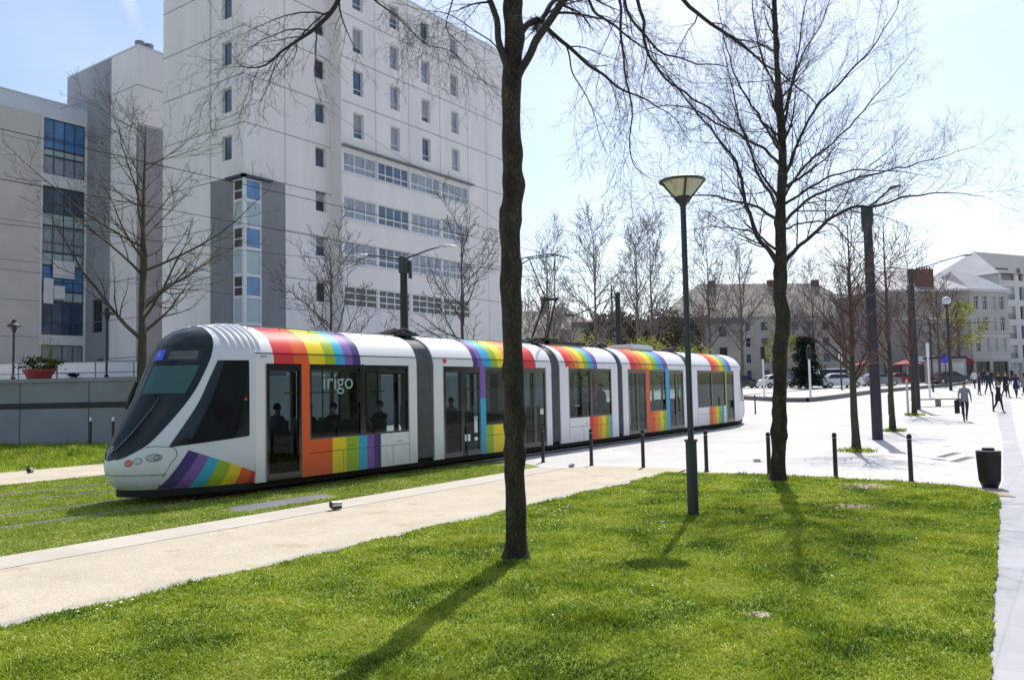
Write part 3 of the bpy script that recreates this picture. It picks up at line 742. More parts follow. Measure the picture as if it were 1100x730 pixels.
    for b in bays:
        if b[0] != 'win': continue
        n = max(1, int((b[2]-b[1])/.75))
        for i in range(n):
            for side in (-1, 1):
                xx = b[1]+.35+i*.75; yy = YC+side*.78
                mb = MB(); mb.rbox(xx-.02,yy-.36,.68,xx+.42,yy+.36,.78,.06); mb.rbox(xx+.36,yy-.36,.78,xx+.46,yy+.36,1.38,.04); mb.box(xx+.1,yy-.1,.36,xx+.3,yy+.1,.68)
                mb.build('seat', M['seat_fabric'], tram)
        mb = MB()
        for xx in (b[1]+.2, b[2]-.12): 
            mb.tube([(xx,YC-.38,.36),(xx,YC-.38,2.5)], .018, 6); mb.tube([(xx,YC+.38,.36),(xx,YC+.38,2.5)], .018, 6)
        mb.tube([(b[1],YC-.38,2.0),(b[2],YC-.38,2.0)], .015, 6)
        mb.build('handrail', M['rail_yellow'], tram)
# bulkheads behind the cabs
for x in (10.32, 37.72):
    mb = MB(); mb.box(x-.02,YC-1.1,.36,x+.02,YC+1.1,2.5); mb.build('bulkhead', M['black_matt'], tram)
# bellows between the modules
for a, b in ((14.98,15.62),(21.14,21.64),(25.48,25.86),(31.5,32.06)):
    mb = MB(); nr = 7
    for i in range(nr*2+1):
        x = a+(b-a)*i/(nr*2); sc_ = .975 if i % 2 else .94
        if i in (0, nr*2): sc_ = .985
        for (w, z) in ROOFP[3:-1]+[]: pass
        ring = [(YC-1.2*sc_, .34), (YC-1.2*sc_, 2.55)] + [(YC-w*sc_, z-.04) for w, z in ROOFP[2:]] + [(YC+w*sc_, z-.04) for w, z in ROOFP[2:-1][::-1]] + [(YC+1.2*sc_, 2.55),(YC+1.2*sc_, .34)]
        mb.v.extend([(x,y,z) for y,z in ring]); nn = len(ring)
        if i:
            o = (i-1)*nn
            for k in range(nn-1): mb.f.append((o+k,o+k+1,o+nn+k+1,o+nn+k)); mb.m.append(0)
    mb.build('bellows', M['rubber'], tram)
    mb = MB(); mb.box(a-.05, YC-.6, 3.38, b+.05, YC+.6, 3.47); mb.tube([(a-.3,YC-.45,3.42),((a+b)/2,YC-.5,3.56),(b+.3,YC-.45,3.42)], .03, 6)
    mb.tube([(a-.3,YC-.2,3.42),((a+b)/2,YC-.2,3.58),(b+.3,YC-.2,3.42)], .03, 6); mb.build('cable_loop', M['black_matt'], tram)
# undercarriage, bogies
mb = MB(); mb.box(9.6,YC-1.02,.13,38.4,YC+1.02,.30); mb.build('underframe', M['under'], tram)
for x in (12.3, 23.6, 35.7):
    for dx in (-.9, .9):
        for s in (-1, 1):
            mb = MB(); P = [(.0,-.05),(.27,-.05),(.30,-.04),(.30,.02),(.27,.05),(.0,.05)]
            pts = []
            mbw = MB(); n = 20
            for (r_, o) in P:
                for k in range(n): mbw.v.append((x+dx+max(r_,.001)*cos(2*pi*k/n), YC+s*(.72+o), .33+max(r_,.001)*sin(2*pi*k/n)))
            for i in range(len(P)-1):
                for k in range(n): j=(k+1)%n; mbw.f.append((i*n+k,i*n+j,(i+1)*n+j,(i+1)*n+k)); mbw.m.append(0)
            mbw.build('wheel', M['under'], tram)
# roof gear: rail, boxes, pantograph
mb = MB()
for x0, x1 in ((10.5,14.8),(15.8,20.9),(21.9,25.2),(26.2,31.2),(32.4,37)):
    mb.tube([(x0,YC-.62,3.37),(x1,YC-.62,3.37)], .014, 5)
    k = x0
    while k < x1: mb.tube([(k,YC-.62,3.31),(k,YC-.62,3.37)], .01, 4); k += .8
mb.build('roof_rail', M['rubber'], tram)
for x0, x1, h in ((27.9,29.9,.17),):
    mb = MB(); mb.rbox(x0,YC-.55,3.38,x1,YC+.55,3.38+h,.15); mb.rbox(x0+.15,YC-.45,3.38+h,x1-.15,YC+.45,3.42+h,.12); mb.build('roof_unit', M['silver_paint'], tram, angle=30)
mb = MB(); mb.box(22.0,YC-.55,3.42,24.4,YC-.45,3.50); mb.box(22.0,YC+.45,3.42,24.4,YC+.55,3.50); mb.box(22.0,YC-.55,3.42,22.12,YC+.55,3.50); mb.box(24.28,YC-.55,3.42,24.4,YC+.55,3.50); mb.box(22.6,YC-.2,3.42,23.2,YC+.2,3.62)
for xx in (22.2,24.2):
    for s in (-.4,.4): mb.lathe([(.05,3.38),(.07,3.42),(.05,3.46),(.07,3.5),(.05,3.54)], (xx,YC+s,0), 8)
pan = mb.build('pantograph', M['black_matt'], tram)
mb = MB()
for s in (-.3,.3): mb.tube([(22.35,YC+s,3.6),(23.1,YC+s*.7,4.95)], .035, 6)
mb.tube([(22.2,YC-.35,3.58),(22.2,YC+.35,3.58)], .04, 6); mb.tube([(23.1,YC-.3,4.95),(23.1,YC+.3,4.95)], .05, 6); mb.tube([(22.7,YC,3.6),(23.15,YC,4.85)], .018, 5)
mb.build('lower_arm', M['black_matt'], pan)
mb = MB()
for s in (-.5,.5): mb.tube([(23.1,YC+s*.35,4.95),(22.65,YC+s,6.30)], .022, 6)
mb.tube([(23.1,YC,4.95),(22.65,YC-.5,6.30)],.012,5)
mb.build('upper_arm', M['black_matt'], pan)
mb = MB()
for dx in (-.17,.17): mb.tube([(22.65+dx,YC-.95,6.22),(22.65+dx,YC-.6,6.36),(22.65+dx,YC+.6,6.36),(22.65+dx,YC+.95,6.22)], .022, 5)
for s in (-.5,.5): mb.tube([(22.48,YC+s,6.34),(22.82,YC+s,6.34)], .02, 5)
mb.build('contact_strip', M['black_matt'], pan)
# lettering on the first window (faded pale film) and the small red sticker
txt('window_lettering', 'irigo', .50, mat('film_pale', (.30,.42,.40), .6, .1), V3((12.42, YC-1.195, 2.22)), V3((1,0,0)), V3((0,0,1)), tram)
mb = MB(); mb.rbox(15.82,YC-1.2,0,15.94,YC-1.19,.12,.004); 
mb = MB(); mb.box(16.0,YC-1.206,2.68,16.12,YC-1.195,2.78); mb.build('sticker', M['red'], tram)
mb = MB(); mb.box(9.98,YC-1.225,1.88,10.03,YC-1.2,1.93); mb.build('side_lamp', M['red_lens'], tram)
# ------------------------------------------------------------------ buildings
X_, Y_, Z_ = V3((1,0,0)), V3((0,1,0)), V3((0,0,1))
def wall(mb, O, U, N, u0, u1, v0, v1, holes=(), depth=.22, mi=0, rmi=None, V=Z_):
    """wall plane with real openings and their reveals"""
    if rmi is None: rmi = mi
    hs = [(max(a,u0),max(b,v0),min(c,u1),min(d,v1)) for a,b,c,d in holes if a < u1 and c > u0 and b < v1 and d > v0]
    us = sorted(set([u0,u1]+[q for h in hs for q in (h[0],h[2])])); vs = sorted(set([v0,v1]+[q for h in hs for q in (h[1],h[3])]))
    P = lambda u, v, n=0: O+U*u+V*v+N*n
    for a, b in zip(us, us[1:]):
        for c, d in zip(vs, vs[1:]):
            mu, mv = (a+b)/2, (c+d)/2
            if any(h[0] < mu < h[2] and h[1] < mv < h[3] for h in hs): continue
            mb.face([P(a,c),P(b,c),P(b,d),P(a,d)], mi)
    for a, b, c, d in hs:
        for (p, q, r_, s) in (((a,b),(c,b)) + ((c,b),(a,b)), ((c,b),(c,d)) + ((c,d),(c,b)), ((c,d),(a,d)) + ((a,d),(c,d)), ((a,d),(a,b)) + ((a,b),(a,d))):
            mb.face([P(*p),P(*q),P(*r_,-depth),P(*s,-depth)], rmi)
def window(parent, O, U, N, h, depth=.18, cols=1, rows=1, split=None, fm='window_frame', pm='pane_blue', t=.055, V=Z_, name='window', blind=0.):
    a, b, c, d = h
    f = MB(); n0, n1 = -depth, -depth+.06
    f.obox(O,U,V,N,a,c,b,b+t,n0,n1); f.obox(O,U,V,N,a,c,d-t,d,n0,n1); f.obox(O,U,V,N,a,a+t,b+t,d-t,n0,n1); f.obox(O,U,V,N,c-t,c,b+t,d-t,n0,n1)
    for i in range(1, cols):
        u = a+(c-a)*i/cols; f.obox(O,U,V,N,u-t*.45,u+t*.45,b+t,d-t,n0,n1-.003)
    ys = [b+(d-b)*i/rows for i in range(1, rows)] if split is None else [b+(d-b)*s for s in split]
    for v in ys: f.obox(O,U,V,N,a+t,c-t,v-t*.45,v+t*.45,n0,n1-.008)
    w = f.build(name, M[fm], parent)
    g = MB(); g.obox(O,U,V,N,a+.01,c-.01,b+.01,d-.01,n0-.02,n0+.02); g.build('pane', M[pm] if isinstance(pm, str) else pm, w)
    if rb_.random() < blind and d-b > .9:
        q = rb_.uniform(.2,.75); g = MB(); g.obox(O,U,V,N,a+.06,c-.06,d-(d-b)*q,d-.05,n0+.021,n0+.024); g.build('roller_blind', M['curtain'], w)
    return w
rb_ = random.Random(5)
M['curtain'] = mat('curtain_cloth', (.30,.31,.33), .7, .15, 3, stretch=(6,6,.3))
rw = random.Random(11)
def pane_mix(): return rw.choice(['pane_blue','pane_blue','pane_dark','pane_curtain'])
TZ = 2.83
# ---- terrace with its retaining wall
TP = [(2.9,62.5),(16.1,37.96),(19.9,30.9),(56,30.9),(56,85),(-10,85)]
t = thing('retaining_wall', 'long grey concrete retaining wall with a dark band holding up the raised terrace', 'wall', (16.1,37.96,0))
mb = MB(); mb.prism(TP, -.2, TZ-.16); mb.build('wall', M['terrace'], t)
mb = MB(); mb.prism([(x-.06 if i in (0,1,2) else x, y-.06 if i in(1,2,3) else y) for i,(x,y) in enumerate(TP)], TZ-.16, TZ-.001); mb.build('coping', M['terrace'], t)
mb = MB()
d = (V3((19.9,30.9,0))-V3((2.9,62.5,0))).normalized(); n = V3((d.y,-d.x,0)); 
if n.dot(V3((-1,-1,0))) < 0: n = -n
Ow = V3((2.9,62.5,0)); Lw = (V3((19.9,30.9,0))-Ow).length
mb.obox(Ow,d,Z_,n,0,Lw,1.55,1.80,.002,.01)
k = 0.4
while k < Lw:
    mb.obox(Ow,d,Z_,n,k-.012,k+.012,.0,2.66,.003,.012); k += 3.15
mb.build('dark_band', M['seam'], t)  # dark strip along the wall and its vertical joints
sheet('terrace_paving', [(3.3,62.5),(16.4,38.1),(20.1,31.2),(55.9,31.2),(55.9,84),(-10,84)], TZ+.004, M['terrace_top'])
# ---- the tall white block
t = thing('office_block', 'tall white concrete block with a corner window bay and strips of windows, behind the tram', 'building', (29.15,38.87,TZ))
X0 = 29.15; YA = 38.87; YB = 37.9; K = 37.9/37.5; XS = 35.79; XR = 53.9; YL_ = 47.0; TOP = 29.6
def kz(z): return 2+(z-2)*K
OL = V3((X0,0,0)); OA = V3((0,YA,0)); OB = V3((0,YB,0)); NL = V3((-1,0,0)); NA = V3((0,-1,0))
rowsL = [27.8,24.95,22.12,19.28,16.44]   # centres
hL = [(40.0,z-.75,40.92,z+.72) for z in rowsL]
rowsA = [28.3,25.45,22.6,19.75,16.9,14.05,11.2,8.3]
hA = [(34.5,z-.65,35.35,z+.62) for z in rowsA]
colsB = [36.62,40.1,43.35,46.7]
tB = [28.45,25.6,22.78,19.95]
hB = [(kx*K*0+kx+.25, kz(z)-1.68, kx+.25+.92, kz(z)) for kx in colsB for z in tB]
strips = [(17.22,15.92),(14.34,12.95),(11.5,10.12),(8.66,7.35)]
grp = [(35.62,38.5),(38.72,41.72),(42.0,45.1),(45.38,48.45)]
grp = [(2.0*0+a*K*0+a+.35, b+.42) for a, b in grp]
hS = [(a,kz(b0),b,kz(t0)) for t0,b0 in strips for a,b in grp]
bayL = (38.87,39.8); bayR = (29.15,30.33)
mb = MB()   # left face
wall(mb, OL, Y_, NL, 39.8, 42.04, TZ, 14.62, (), mi=1)
wall(mb, OL, Y_, NL, 42.04, YL_, TZ, 14.62)
wall(mb, OL, Y_, NL, YA, YL_, 14.62, TOP, hL)
wall(mb, OA, X_, NA, 30.33, 32.1, TZ, 14.62, (), mi=1)
wall(mb, OA, X_, NA, 32.1, XS, TZ, 14.62, hA)
wall(mb, OA, X_, NA, X0, XS, 14.62, TOP, hA)
mb.face([(XS,YB,TZ),(XS,YA,TZ),(XS,YA,TOP),(XS,YB,TOP)])
wall(mb, OB, X_, NA, XS, XR, TZ, TOP, hB+hS)
mb.face([(XR,YB,TZ),(XR,60,TZ),(XR,60,TOP),(XR,YB,TOP)]); mb.face([(X0,YL_,TZ),(X0,YL_,TOP),(XR,YL_,TOP),(XR,YL_,TZ)])
wl = mb.build('wall', [M['concrete_b'], M['cladding']], t)
mb = MB(); mb.box(X0+.3,YA+.3,TZ,XR-.3,YL_-.1,TOP-.4); mb.build('light_stop_box', M['black_matt'], t)  # added unseen box, keeps light from leaking through the block
mb = MB(); mb.box(X0-.05,YA-.05,TOP,XS,YL_,TOP+.12); mb.box(XS-.05,YB-.05,TOP,XR+.05,YL_,TOP+.12); mb.build('roof', M['parapet'], t)
mb = MB()   # joints between the concrete panels
for z in (8.95,11.8,14.62,17.68,20.55,23.42,26.3,29.1):
    for (O,U,N,a,b) in ((OL,Y_,NL,YA,YL_),(OA,X_,NA,X0,XS-.02)):
        if z < 14.6 and U is X_: mb.obox(O,U,Z_,N,30.36,b,z-.02,z+.02,.0,.012); continue
        if z < 14.6: mb.obox(O,U,Z_,N,39.83,b,z-.02,z+.02,.0,.012); continue
        mb.obox(O,U,Z_,N,a,b,z-.022,z+.022,.0,.012)
    zz = kz(z-.1)
    if z > 17.5: mb.obox(OB,X_,Z_,NA,XS,XR,zz-.022,zz+.022,0,.012)
    else: mb.obox(OB,X_,Z_,NA,49.3,XR,zz-.02,zz+.02,0,.012)
for u, za in ((42.04,14.64),(YA+3.17,14.64)): mb.obox(OL,Y_,Z_,NL,u-.01,u+.01,za,TOP,.0,.010)
for u in (32.1,): mb.obox(OA,X_,Z_,NA,u-.012,u+.012,TZ,TOP,.0,.010)
for u in (38.9,42.2,45.6,48.9,51.3): mb.obox(OB,X_,Z_,NA,u-.010,u+.010,kz(17.6),TOP,0,.010)
for u in (51.3,): mb.obox(OB,X_,Z_,NA,u-.010,u+.010,TZ,kz(17.6),0,.010)
mb.build('panel_joint', M['cladding'], t)
for h in hL: window(t, OL, Y_, NL, h, .2, split=(), fm='window_frame', pm='pane_blue', blind=.4)
for h in hA: window(t, OA, X_, NA, h, .2, split=(), pm=rw.choice(['pane_blue','pane_dark']) if h[1] > 9 else 'pane_dark', blind=.4)
for h in hB: window(t, OB, X_, NA, h, .24, split=(.26,), blind=.45, pm=rw.choice(['pane_blue','pane_blue','pane_curtain']))
for i, h in enumerate(hS):
    pm = pane_mix() if h[1] > 9 else 'pane_dark'
    window(t, OB, X_, NA, h, .12, cols=4 if i % 4 else 3, rows=2 if h[1] > 9 else 3, split=(.35,) if h[1] > 9 else None, pm=['pane_curtain','pane_blue','pane_curtain','pane_curtain'][i%4] if h[1]>9 else 'pane_dark', t=.09)
mb = MB(); z = kz(17.5)
mb.box(XS-.02,YB-.32,z,49.35,YB-.004,z+.08,0); mb.build('canopy', M['cladding'], t)
mb = MB()
for (t0,b0) in strips: mb.obox(OB,X_,Z_,NA,XS+.02,49.2,kz(b0)-.10,kz(b0)-.03,.003,.05)
for (a,b) in grp: mb.obox(OB,X_,Z_,NA,b+.02,b+.10,kz(strips[0][1]),kz(strips[0][0])+.1,.003,.04)
mb.obox(OB,X_,Z_,NA,XS+.02,49.2,kz(strips[0][0])+.06,kz(strips[0][0])+.2,.004,.06)
mb.build('sill', M['window_frame'], t)
# corner bay: windows and frosted panels turn the corner
zz = 14.40; i = 0
while zz > TZ+.4:
    hgt = 1.25 if i % 2 == 0 else 1.55; z0 = max(TZ+.02, zz-hgt)
    pL = 'pane_dark' if i % 2 == 0 else 'pane_frost'; pR = 'pane_sky' if i % 2 == 0 else 'pane_frost'
    window(t, OL, Y_, V3((-1,0,0)), (38.93,z0,39.8,zz), .03, fm='window_frame', pm=pL, t=.08, name='bay_window', split=(.45,) if i%2==0 else ())
    window(t, OA, X_, V3((0,-1,0)), (29.22,z0,30.33,zz), .03, fm='window_frame', pm=pR, t=.08, name='bay_window', split=())
    zz = z0; i += 1
mb = MB(); mb.box(X0-.06,YA-.06,TZ,X0+.06,YA+.05,14.42); mb.build('corner_post', M['window_frame'], t)
mb = MB(); mb.box(X0-.25,YA-.25,14.44,31.0,YA-.003,14.58); mb.box(X0-.25,YA-.25,14.44,X0-.003,40.3,14.58); mb.build('bay_cap', M['window_frame_dark'], t)
# ---- stair tower
t = thing('stair_tower', 'narrow tower of grey and white panels left of the tall white block', 'building', (32.56,55.78,TZ))
OT = V3((32.56,0,0)); OT2 = V3((0,55.78,0))
hT = [(60.4,6.9,61.9,9.4),(60.2,3.0,61.0,4.9)]
mb = MB(); wall(mb, OT, Y_, NL, 55.78, 59.36, TZ, 27.75); wall(mb, OT, Y_, NL, 59.36, 62.78, TZ, 27.75, hT, .25, 1)
wall(mb, OT2, X_, NA, 32.56, 44, 21.9, 27.75); wall(mb, OT2, X_, NA, 32.56, 44, TZ, 21.9, mi=2)
mb.face([(44,55.78,TZ),(44,66,TZ),(44,66,27.75),(44,55.78,27.75)]); mb.face([(32.56,66,TZ),(32.56,66,27.75),(44,66,27.75),(44,66,TZ)]); mb.face([(32.56,62.78,24),(32.56,66,24),(32.56,66,27.75),(32.56,62.78,27.75)],1)
mb.build('wall', [M['concrete_b'], M['cladding_mid'], M['cladding_mid']], t)
mb = MB(); mb.box(32.5,55.72,27.75,44,66,27.87); mb.build('roof', M['parapet'], t)
mb = MB()
z = 24.85
while z > 3:
    mb.obox(OT,Y_,Z_,NL,55.78,62.78,z-.025,z+.025,0,.012); mb.obox(OT2,X_,Z_,NA,32.56,44,z-.025,z+.025,0,.012); z -= 2.86
mb.build('panel_joint', M['cladding'], t)
for h in hT: window(t, OT, Y_, NL, h, .22, cols=2, fm='window_frame_dark', pm='pane_dark')
for (x,y) in ((33.2,56.6),(33.9,56.6)):
    mb = MB(); mb.lathe([(.28,0),(.28,.35),(.36,.38),(.36,.62),(.2,.7)], (x,y,27.86), 16); mb.build('roof_vent', M['cladding'], t)
# ---- left building with the glazed bay
t = thing('glazed_office', 'beige office building at the left edge with a tall blue glass bay', 'building', (20,62.8,TZ))
OG = V3((0,62.8,0)); GT_ = 24.35
mb = MB(); wall(mb, OG, X_, NA, 4, 29.15, TZ, 23.2); wall(mb, OG, X_, NA, 4, 32.56, 23.2, GT_, mi=1)
bands = [(23.05,20.75,'s'),(20.25,18.8,'d'),(17.9,15.9,'m'),(15.2,13.2,'d'),(12.3,10.3,'m'),(9.9,7.9,'d'),(7.5,6.6,'m'),(5.95,4.7,'m')]
bands = [(23.05,20.75,'pane_sky'),(20.75,20.2,'pane_frost'),(20.2,18.8,'pane_curtain'),(17.9,15.9,'pane_blue'),(15.9,14.9,'pane_frost'),(14.9,12.9,'pane_curtain'),(12.9,11.9,'pane_frost'),(11.9,10.0,'pane_sky'),(10.0,9.2,'pane_frost'),(9.2,6.7,'pane_blue'),(5.95,4.7,'pane_curtain')]
holes = [(29.3,18.8,32.4,23.05),(29.3,6.7,32.4,17.9),(29.3,4.7,32.4,5.95)]
wall(mb, OG, X_, NA, 29.15, 32.56, TZ, 23.2, holes, .15, 2)
mb.face([(4,62.8,TZ),(4,62.8,GT_),(4,80,GT_),(4,80,TZ)])
mb.build('wall', [M['beige'], M['parapet'], M['window_frame']], t)
mb = MB(); mb.box(3.95,62.75,GT_,32.54,80,GT_+.1); mb.build('roof', M['parapet'], t)
mb = MB()
for z in (21.0,17.75,14.9,12.0,9.15,6.5): mb.obox(OG,X_,Z_,NA,4,29.13,z-.025,z+.025,0,.012)
mb.build('panel_joint', M['cladding_mid'], t)
for (a,b,k) in bands:
    window(t, OG, X_, NA, (29.3,b,32.4,a), .14, cols=4, split=(.36,) if a-b > 1.6 else (), fm='window_frame_dark', pm=k, t=.07)
mb = MB()
for (x0,x1,z0,z1) in ((30.0,31.6,11.0,12.3),(29.35,30.05,9.0,10.9),(30.1,30.9,9.4,10.4)):
    mb.box(x0,62.62,z0,x1,62.64,z1)
mb.build('blind', M['window_frame'], t)
# ---- far side of the square -------------------------------------------------
def frame(px_x, px_y, ang):
    """local frame: origin, along, outward normal (towards the camera)"""
    U = V3((cos(ang), sin(ang), 0)); N = V3((U.y, -U.x, 0)); return V3((px_x, px_y, 0)), U, N
def block(t, O, U, N, L, D, z0, z1, holes, m, depth=.25, sidewin=True):
    mb = MB(); wall(mb, O, U, N, 0, L, z0, z1, holes, depth)
    B = -N
    for (P, W, Nn, w) in ((O, B, -U, D), (O+U*L, B, U, D)): mb.face([P+Z_*z0, P+W*w+Z_*z0, P+W*w+Z_*z1, P+Z_*z1])
    mb.face([O+B*D+Z_*z0, O+U*L+B*D+Z_*z0, O+U*L+B*D+Z_*z1, O+B*D+Z_*z1])
    mb.obox(O,U,Z_,N,.2,L-.2,z0,z1,-D+.2,-.45)
    return mb.build('wall', m, t)
def hip(t, O, U, N, L, D, z, h, e, m, ov=.35, name='roof'):
    B = -N; P = lambda u, d, zz: O+U*u+B*d+Z_*zz
    a,b,c,d = P(-ov,-ov,z),P(L+ov,-ov,z),P(L+ov,D+ov,z),P(-ov,D+ov,z); r1,r2 = P(e,D/2,z+h),P(L-e,D/2,z+h)
    mb = MB(); mb.face([a,b,r2,r1]); mb.face([b,c,r2]); mb.face([c,d,r1,r2]); mb.face([d,a,r1]); mb.face([a,d,c,b])
    return mb.build(name, m, t)
# long stone residence
ang = YAW-pi/2+radians(4)
# placed about 150 m out: along axis runs to the right of the picture
fwd = V3((CY,SY,0)); rgt = V3((SY,-CY,0))
def at(D, lat): return fwd*D + rgt*lat
def facing(D, lat, turn=0):
    a = atan2(rgt.y, rgt.x)+radians(turn); U = V3((cos(a),sin(a),0)); return at(D,lat), U, V3((U.y,-U.x,0))
bz = 1.7
O,U,N = facing(150, 30, 6); N = N if N.dot(fwd) < 0 else -N
t = thing('stone_residence', 'long pale stone apartment building with a tan mansard roof behind the bare trees', 'building', tuple(O+Z_*bz))
hs = []
for i in range(12):
    x = 1.6+i*3.0; w = 1.5 if i % 2 else 1.0
    for k in range(4): hs.append((x,bz+1.0+k*3.0,x+w,bz+2.8+k*3.0))
block(t, O, U, N, 38, 13, bz, 14.8, hs, M['stone'])
for i, h in enumerate(hs):
    window(t, O, U, N, h, .2, cols=1, split=(), fm='window_frame', pm='pane_blue' if i % 3 else 'pane_dark', t=.07)
hip(t, O, U, N, 38, 13, 14.8, 6.6, 7, M['tan_roof'])
mb = MB(); mb.obox(O,U,Z_,N,-.2,38.2,14.4,14.8,.003,.3); mb.build('cornice', M['stone_white'], t)
for u in (9,21,30):
    mb = MB(); mb.obox(O,U,Z_,N,u,u+1.3,18,22,-6.8,-5.8); mb.build('chimney', M['brick_red'], t)
# lower beige building and gabled house left of it
O,U,N = facing(118, 9, -4); N = N if N.dot(fwd) < 0 else -N
t = thing('beige_building', 'low beige building with a dark flat roof seen between the trees behind the pantograph', 'building', tuple(O+Z_*bz))
hs = [(1.5+i*3.2,bz+1+k*3,2.7+i*3.2,bz+2.6+k*3) for i in range(7) for k in range(3)]
block(t, O, U, N, 24, 10, bz, 10.6, hs, M['stone']); 
for h in hs: window(t, O, U, N, h, .2, split=(), pm='pane_dark')
mb = MB(); mb.obox(O,U,Z_,N,-.3,24.3,10.6,11.4,-10.3,.3); mb.build('roof', M['slate_dark'], t)
O,U,N = facing(128, 4, 20); N = N if N.dot(fwd) < 0 else -N
t = thing('gabled_house', 'stone house with a gabled slate roof and chimney behind the pantograph', 'house', tuple(O+Z_*bz))
hs = [(1.2+i*2.6,bz+1+k*3.0,2.2+i*2.6,bz+2.6+k*3.0) for i in range(4) for k in range(3)]
block(t, O, U, N, 11.5, 10, bz, 11.2, hs, M['stone_white'])
for h in hs: window(t, O, U, N, h, .2, split=(), pm='pane_dark')
hip(t, O, U, N, 11.5, 10, 11.2, 4.2, 4.6, M['tan_roof'])
mb = MB(); mb.obox(O,U,Z_,N,3.2,4.4,13.5,17.0,-6.2,-5.2); mb.obox(O,U,Z_,N,3.1,4.5,16.6,16.8,-6.3,-5.1); mb.build('chimney', M['brick_red'], t)
# slate roofed corner building on the right: long side towards the square, end front turned to the street
O,U,N = facing(122, 55, 3); N = N if N.dot(fwd) < 0 else -N
t = thing('slate_roofed_building', 'old grey stone building with a hipped slate roof and a red brick chimney', 'building', tuple(O+Z_*bz))
Lb = 14.4; ez = 15.6
hs = [(9.2+i*2.3,bz+4.6+k*3.1,10.1+i*2.3,bz+6.3+k*3.1) for i in range(0) for k in range(3)]
sh = [(.6,bz+.1,3.4,bz+2.9),(4.4,bz+.1,8.4,bz+2.9),(9.4,bz+.1,14.6,bz+2.9)]
block(t, O, U, N, Lb, 14, bz, ez, sh, M['stone_dark'])
for h, pm in zip(sh, ('pane_dark','pane_dark','pane_dark')): window(t, O, U, N, h, .3, cols=3, split=(.8,), fm='window_frame_dark', pm=pm, name='shop_window')
mb = MB(); mb.obox(O,U,Z_,N,-.2,Lb+.2,ez-.3,ez,.003,.3); mb.obox(O,U,Z_,N,-.05,Lb+.05,bz+9.4,bz+9.6,.003,.08); mb.build('cornice', M['stone_white'], t)
hip(t, O, U, N, Lb, 14, ez, 3.9, 4.4, M['slate'])
mb = MB(); mb.obox(O,U,Z_,N,6.9,9.3,ez-.3,ez+3.2,-1.9,-.6); mb.build('chimney', M['brick_red'], t)
for k in range(6):
    mb = MB(); q = O+U*(7.1+k*.4)-N*1.25; mb.lathe([(.13,0),(.1,.45)], (q.x,q.y,ez+3.2), 8); mb.build('chimney_pot', M['terracotta'], t)
for (u0,u1,m_) in ((3.6,4.2,'awning_red'),(9.2,14.0,'awning_red')):
    if u1-u0 > 1:
        mb = MB(); a = O+U*u0+Z_*(bz+3.4)+N*.02; b = O+U*u1+Z_*(bz+3.4)+N*.02; mb.face([a,b,b+N*1.1-Z_*.6,a+N*1.1-Z_*.6]); mb.face([a+N*1.1-Z_*.6,b+N*1.1-Z_*.6,b+N*1.1-Z_*.85,a+N*1.1-Z_*.85]); mb.build('awning', M[m_], t)
mb = MB(); mb.obox(O,U,Z_,N,4.3,8.5,bz+3.0,bz+3.8,.01,.12); mb.build('shop_sign', M['sign_white'], t)
# wing with windows, continuing to the right
P1 = O+U*(Lb+.02); a2 = atan2(U.y,U.x)+radians(17); U2 = V3((cos(a2),sin(a2),0)); N2 = V3((U2.y,-U2.x,0)); N2 = N2 if N2.dot(fwd) < 0 else -N2
t = thing('stone_row_house', 'narrow pale stone front with tall windows and shops right of the slate roofed building', 'house', tuple(P1+Z_*bz))
hs = [(.8+i*1.75,bz+4.4+k*3.2,1.7+i*1.75,bz+6.5+k*3.2) for i in range(4) for k in range(3)]
sh = [(.6,bz+.1,3.4,bz+2.9),(4.0,bz+.1,7.2,bz+2.9)]
block(t, P1, U2, N2, 7.8, 10, bz, ez-.02, hs+sh, M['stone'])
for h in hs: window(t, P1, U2, N2, h, .2, cols=2, split=(.7,), pm='pane_dark' if rw.random()<.6 else 'pane_curtain', t=.06)
for h in sh: window(t, P1, U2, N2, h, .3, cols=2, split=(.8,), fm='window_frame_dark', pm='pane_dark', name='shop_window')
mb = MB(); mb.obox(P1,U2,Z_,N2,0,7.8,ez-.35,ez-.02,.003,.25)
for k in range(2): mb.obox(P1,U2,Z_,N2,0,7.8,bz+3.5+k*3.2,bz+3.65+k*3.2,.003,.1)
mb.build('cornice', M['stone_white'], t)
hip(t, P1, U2, N2, 7.8, 10, ez-.02, 3.4, 2.0, M['slate'])
# taller building with the steep pale gable roof behind
O,U,N = facing(136, 82, 26); N = N if N.dot(fwd) < 0 else -N
t = thing('gabled_apartment_building', 'tall pale apartment building with a steep slate roof and recessed balconies at the right edge', 'building', tuple(O+Z_*bz))
hs = [(.5,bz+3.6+k*3.3,3.9,bz+5.8+k*3.3) for k in range(5)]+[(5.2+i*2.6,bz+3.6+k*3.3,6.4+i*2.6,bz+5.9+k*3.3) for i in range(7) for k in range(5)]
sh = [(.8+i*4.8,bz+.1,4.9+i*4.8,bz+2.8) for i in range(5)]
block(t, O, U, N, 26, 14, bz, 19.6, hs+sh, M['stone_white'], 1.0)
for i, h in enumerate(hs):
    if h[2]-h[0] > 3:
        window(t, O, U, N, h, .95, cols=2, split=(), pm='pane_dark', fm='window_frame_dark')
        mb = MB(); mb.obox(O,U,Z_,N,h[0],h[2],h[1]+.85,h[1]+.92,-.06,0)
        k = h[0]
        while k < h[2]: mb.obox(O,U,Z_,N,k,k+.04,h[1],h[1]+.85,-.05,-.01); k += .22
        mb.build('balcony_rail', M['rail_metal'], t)
    else: window(t, O, U, N, h, .4, cols=1, split=(), pm='pane_blue' if rw.random()<.5 else 'pane_dark')
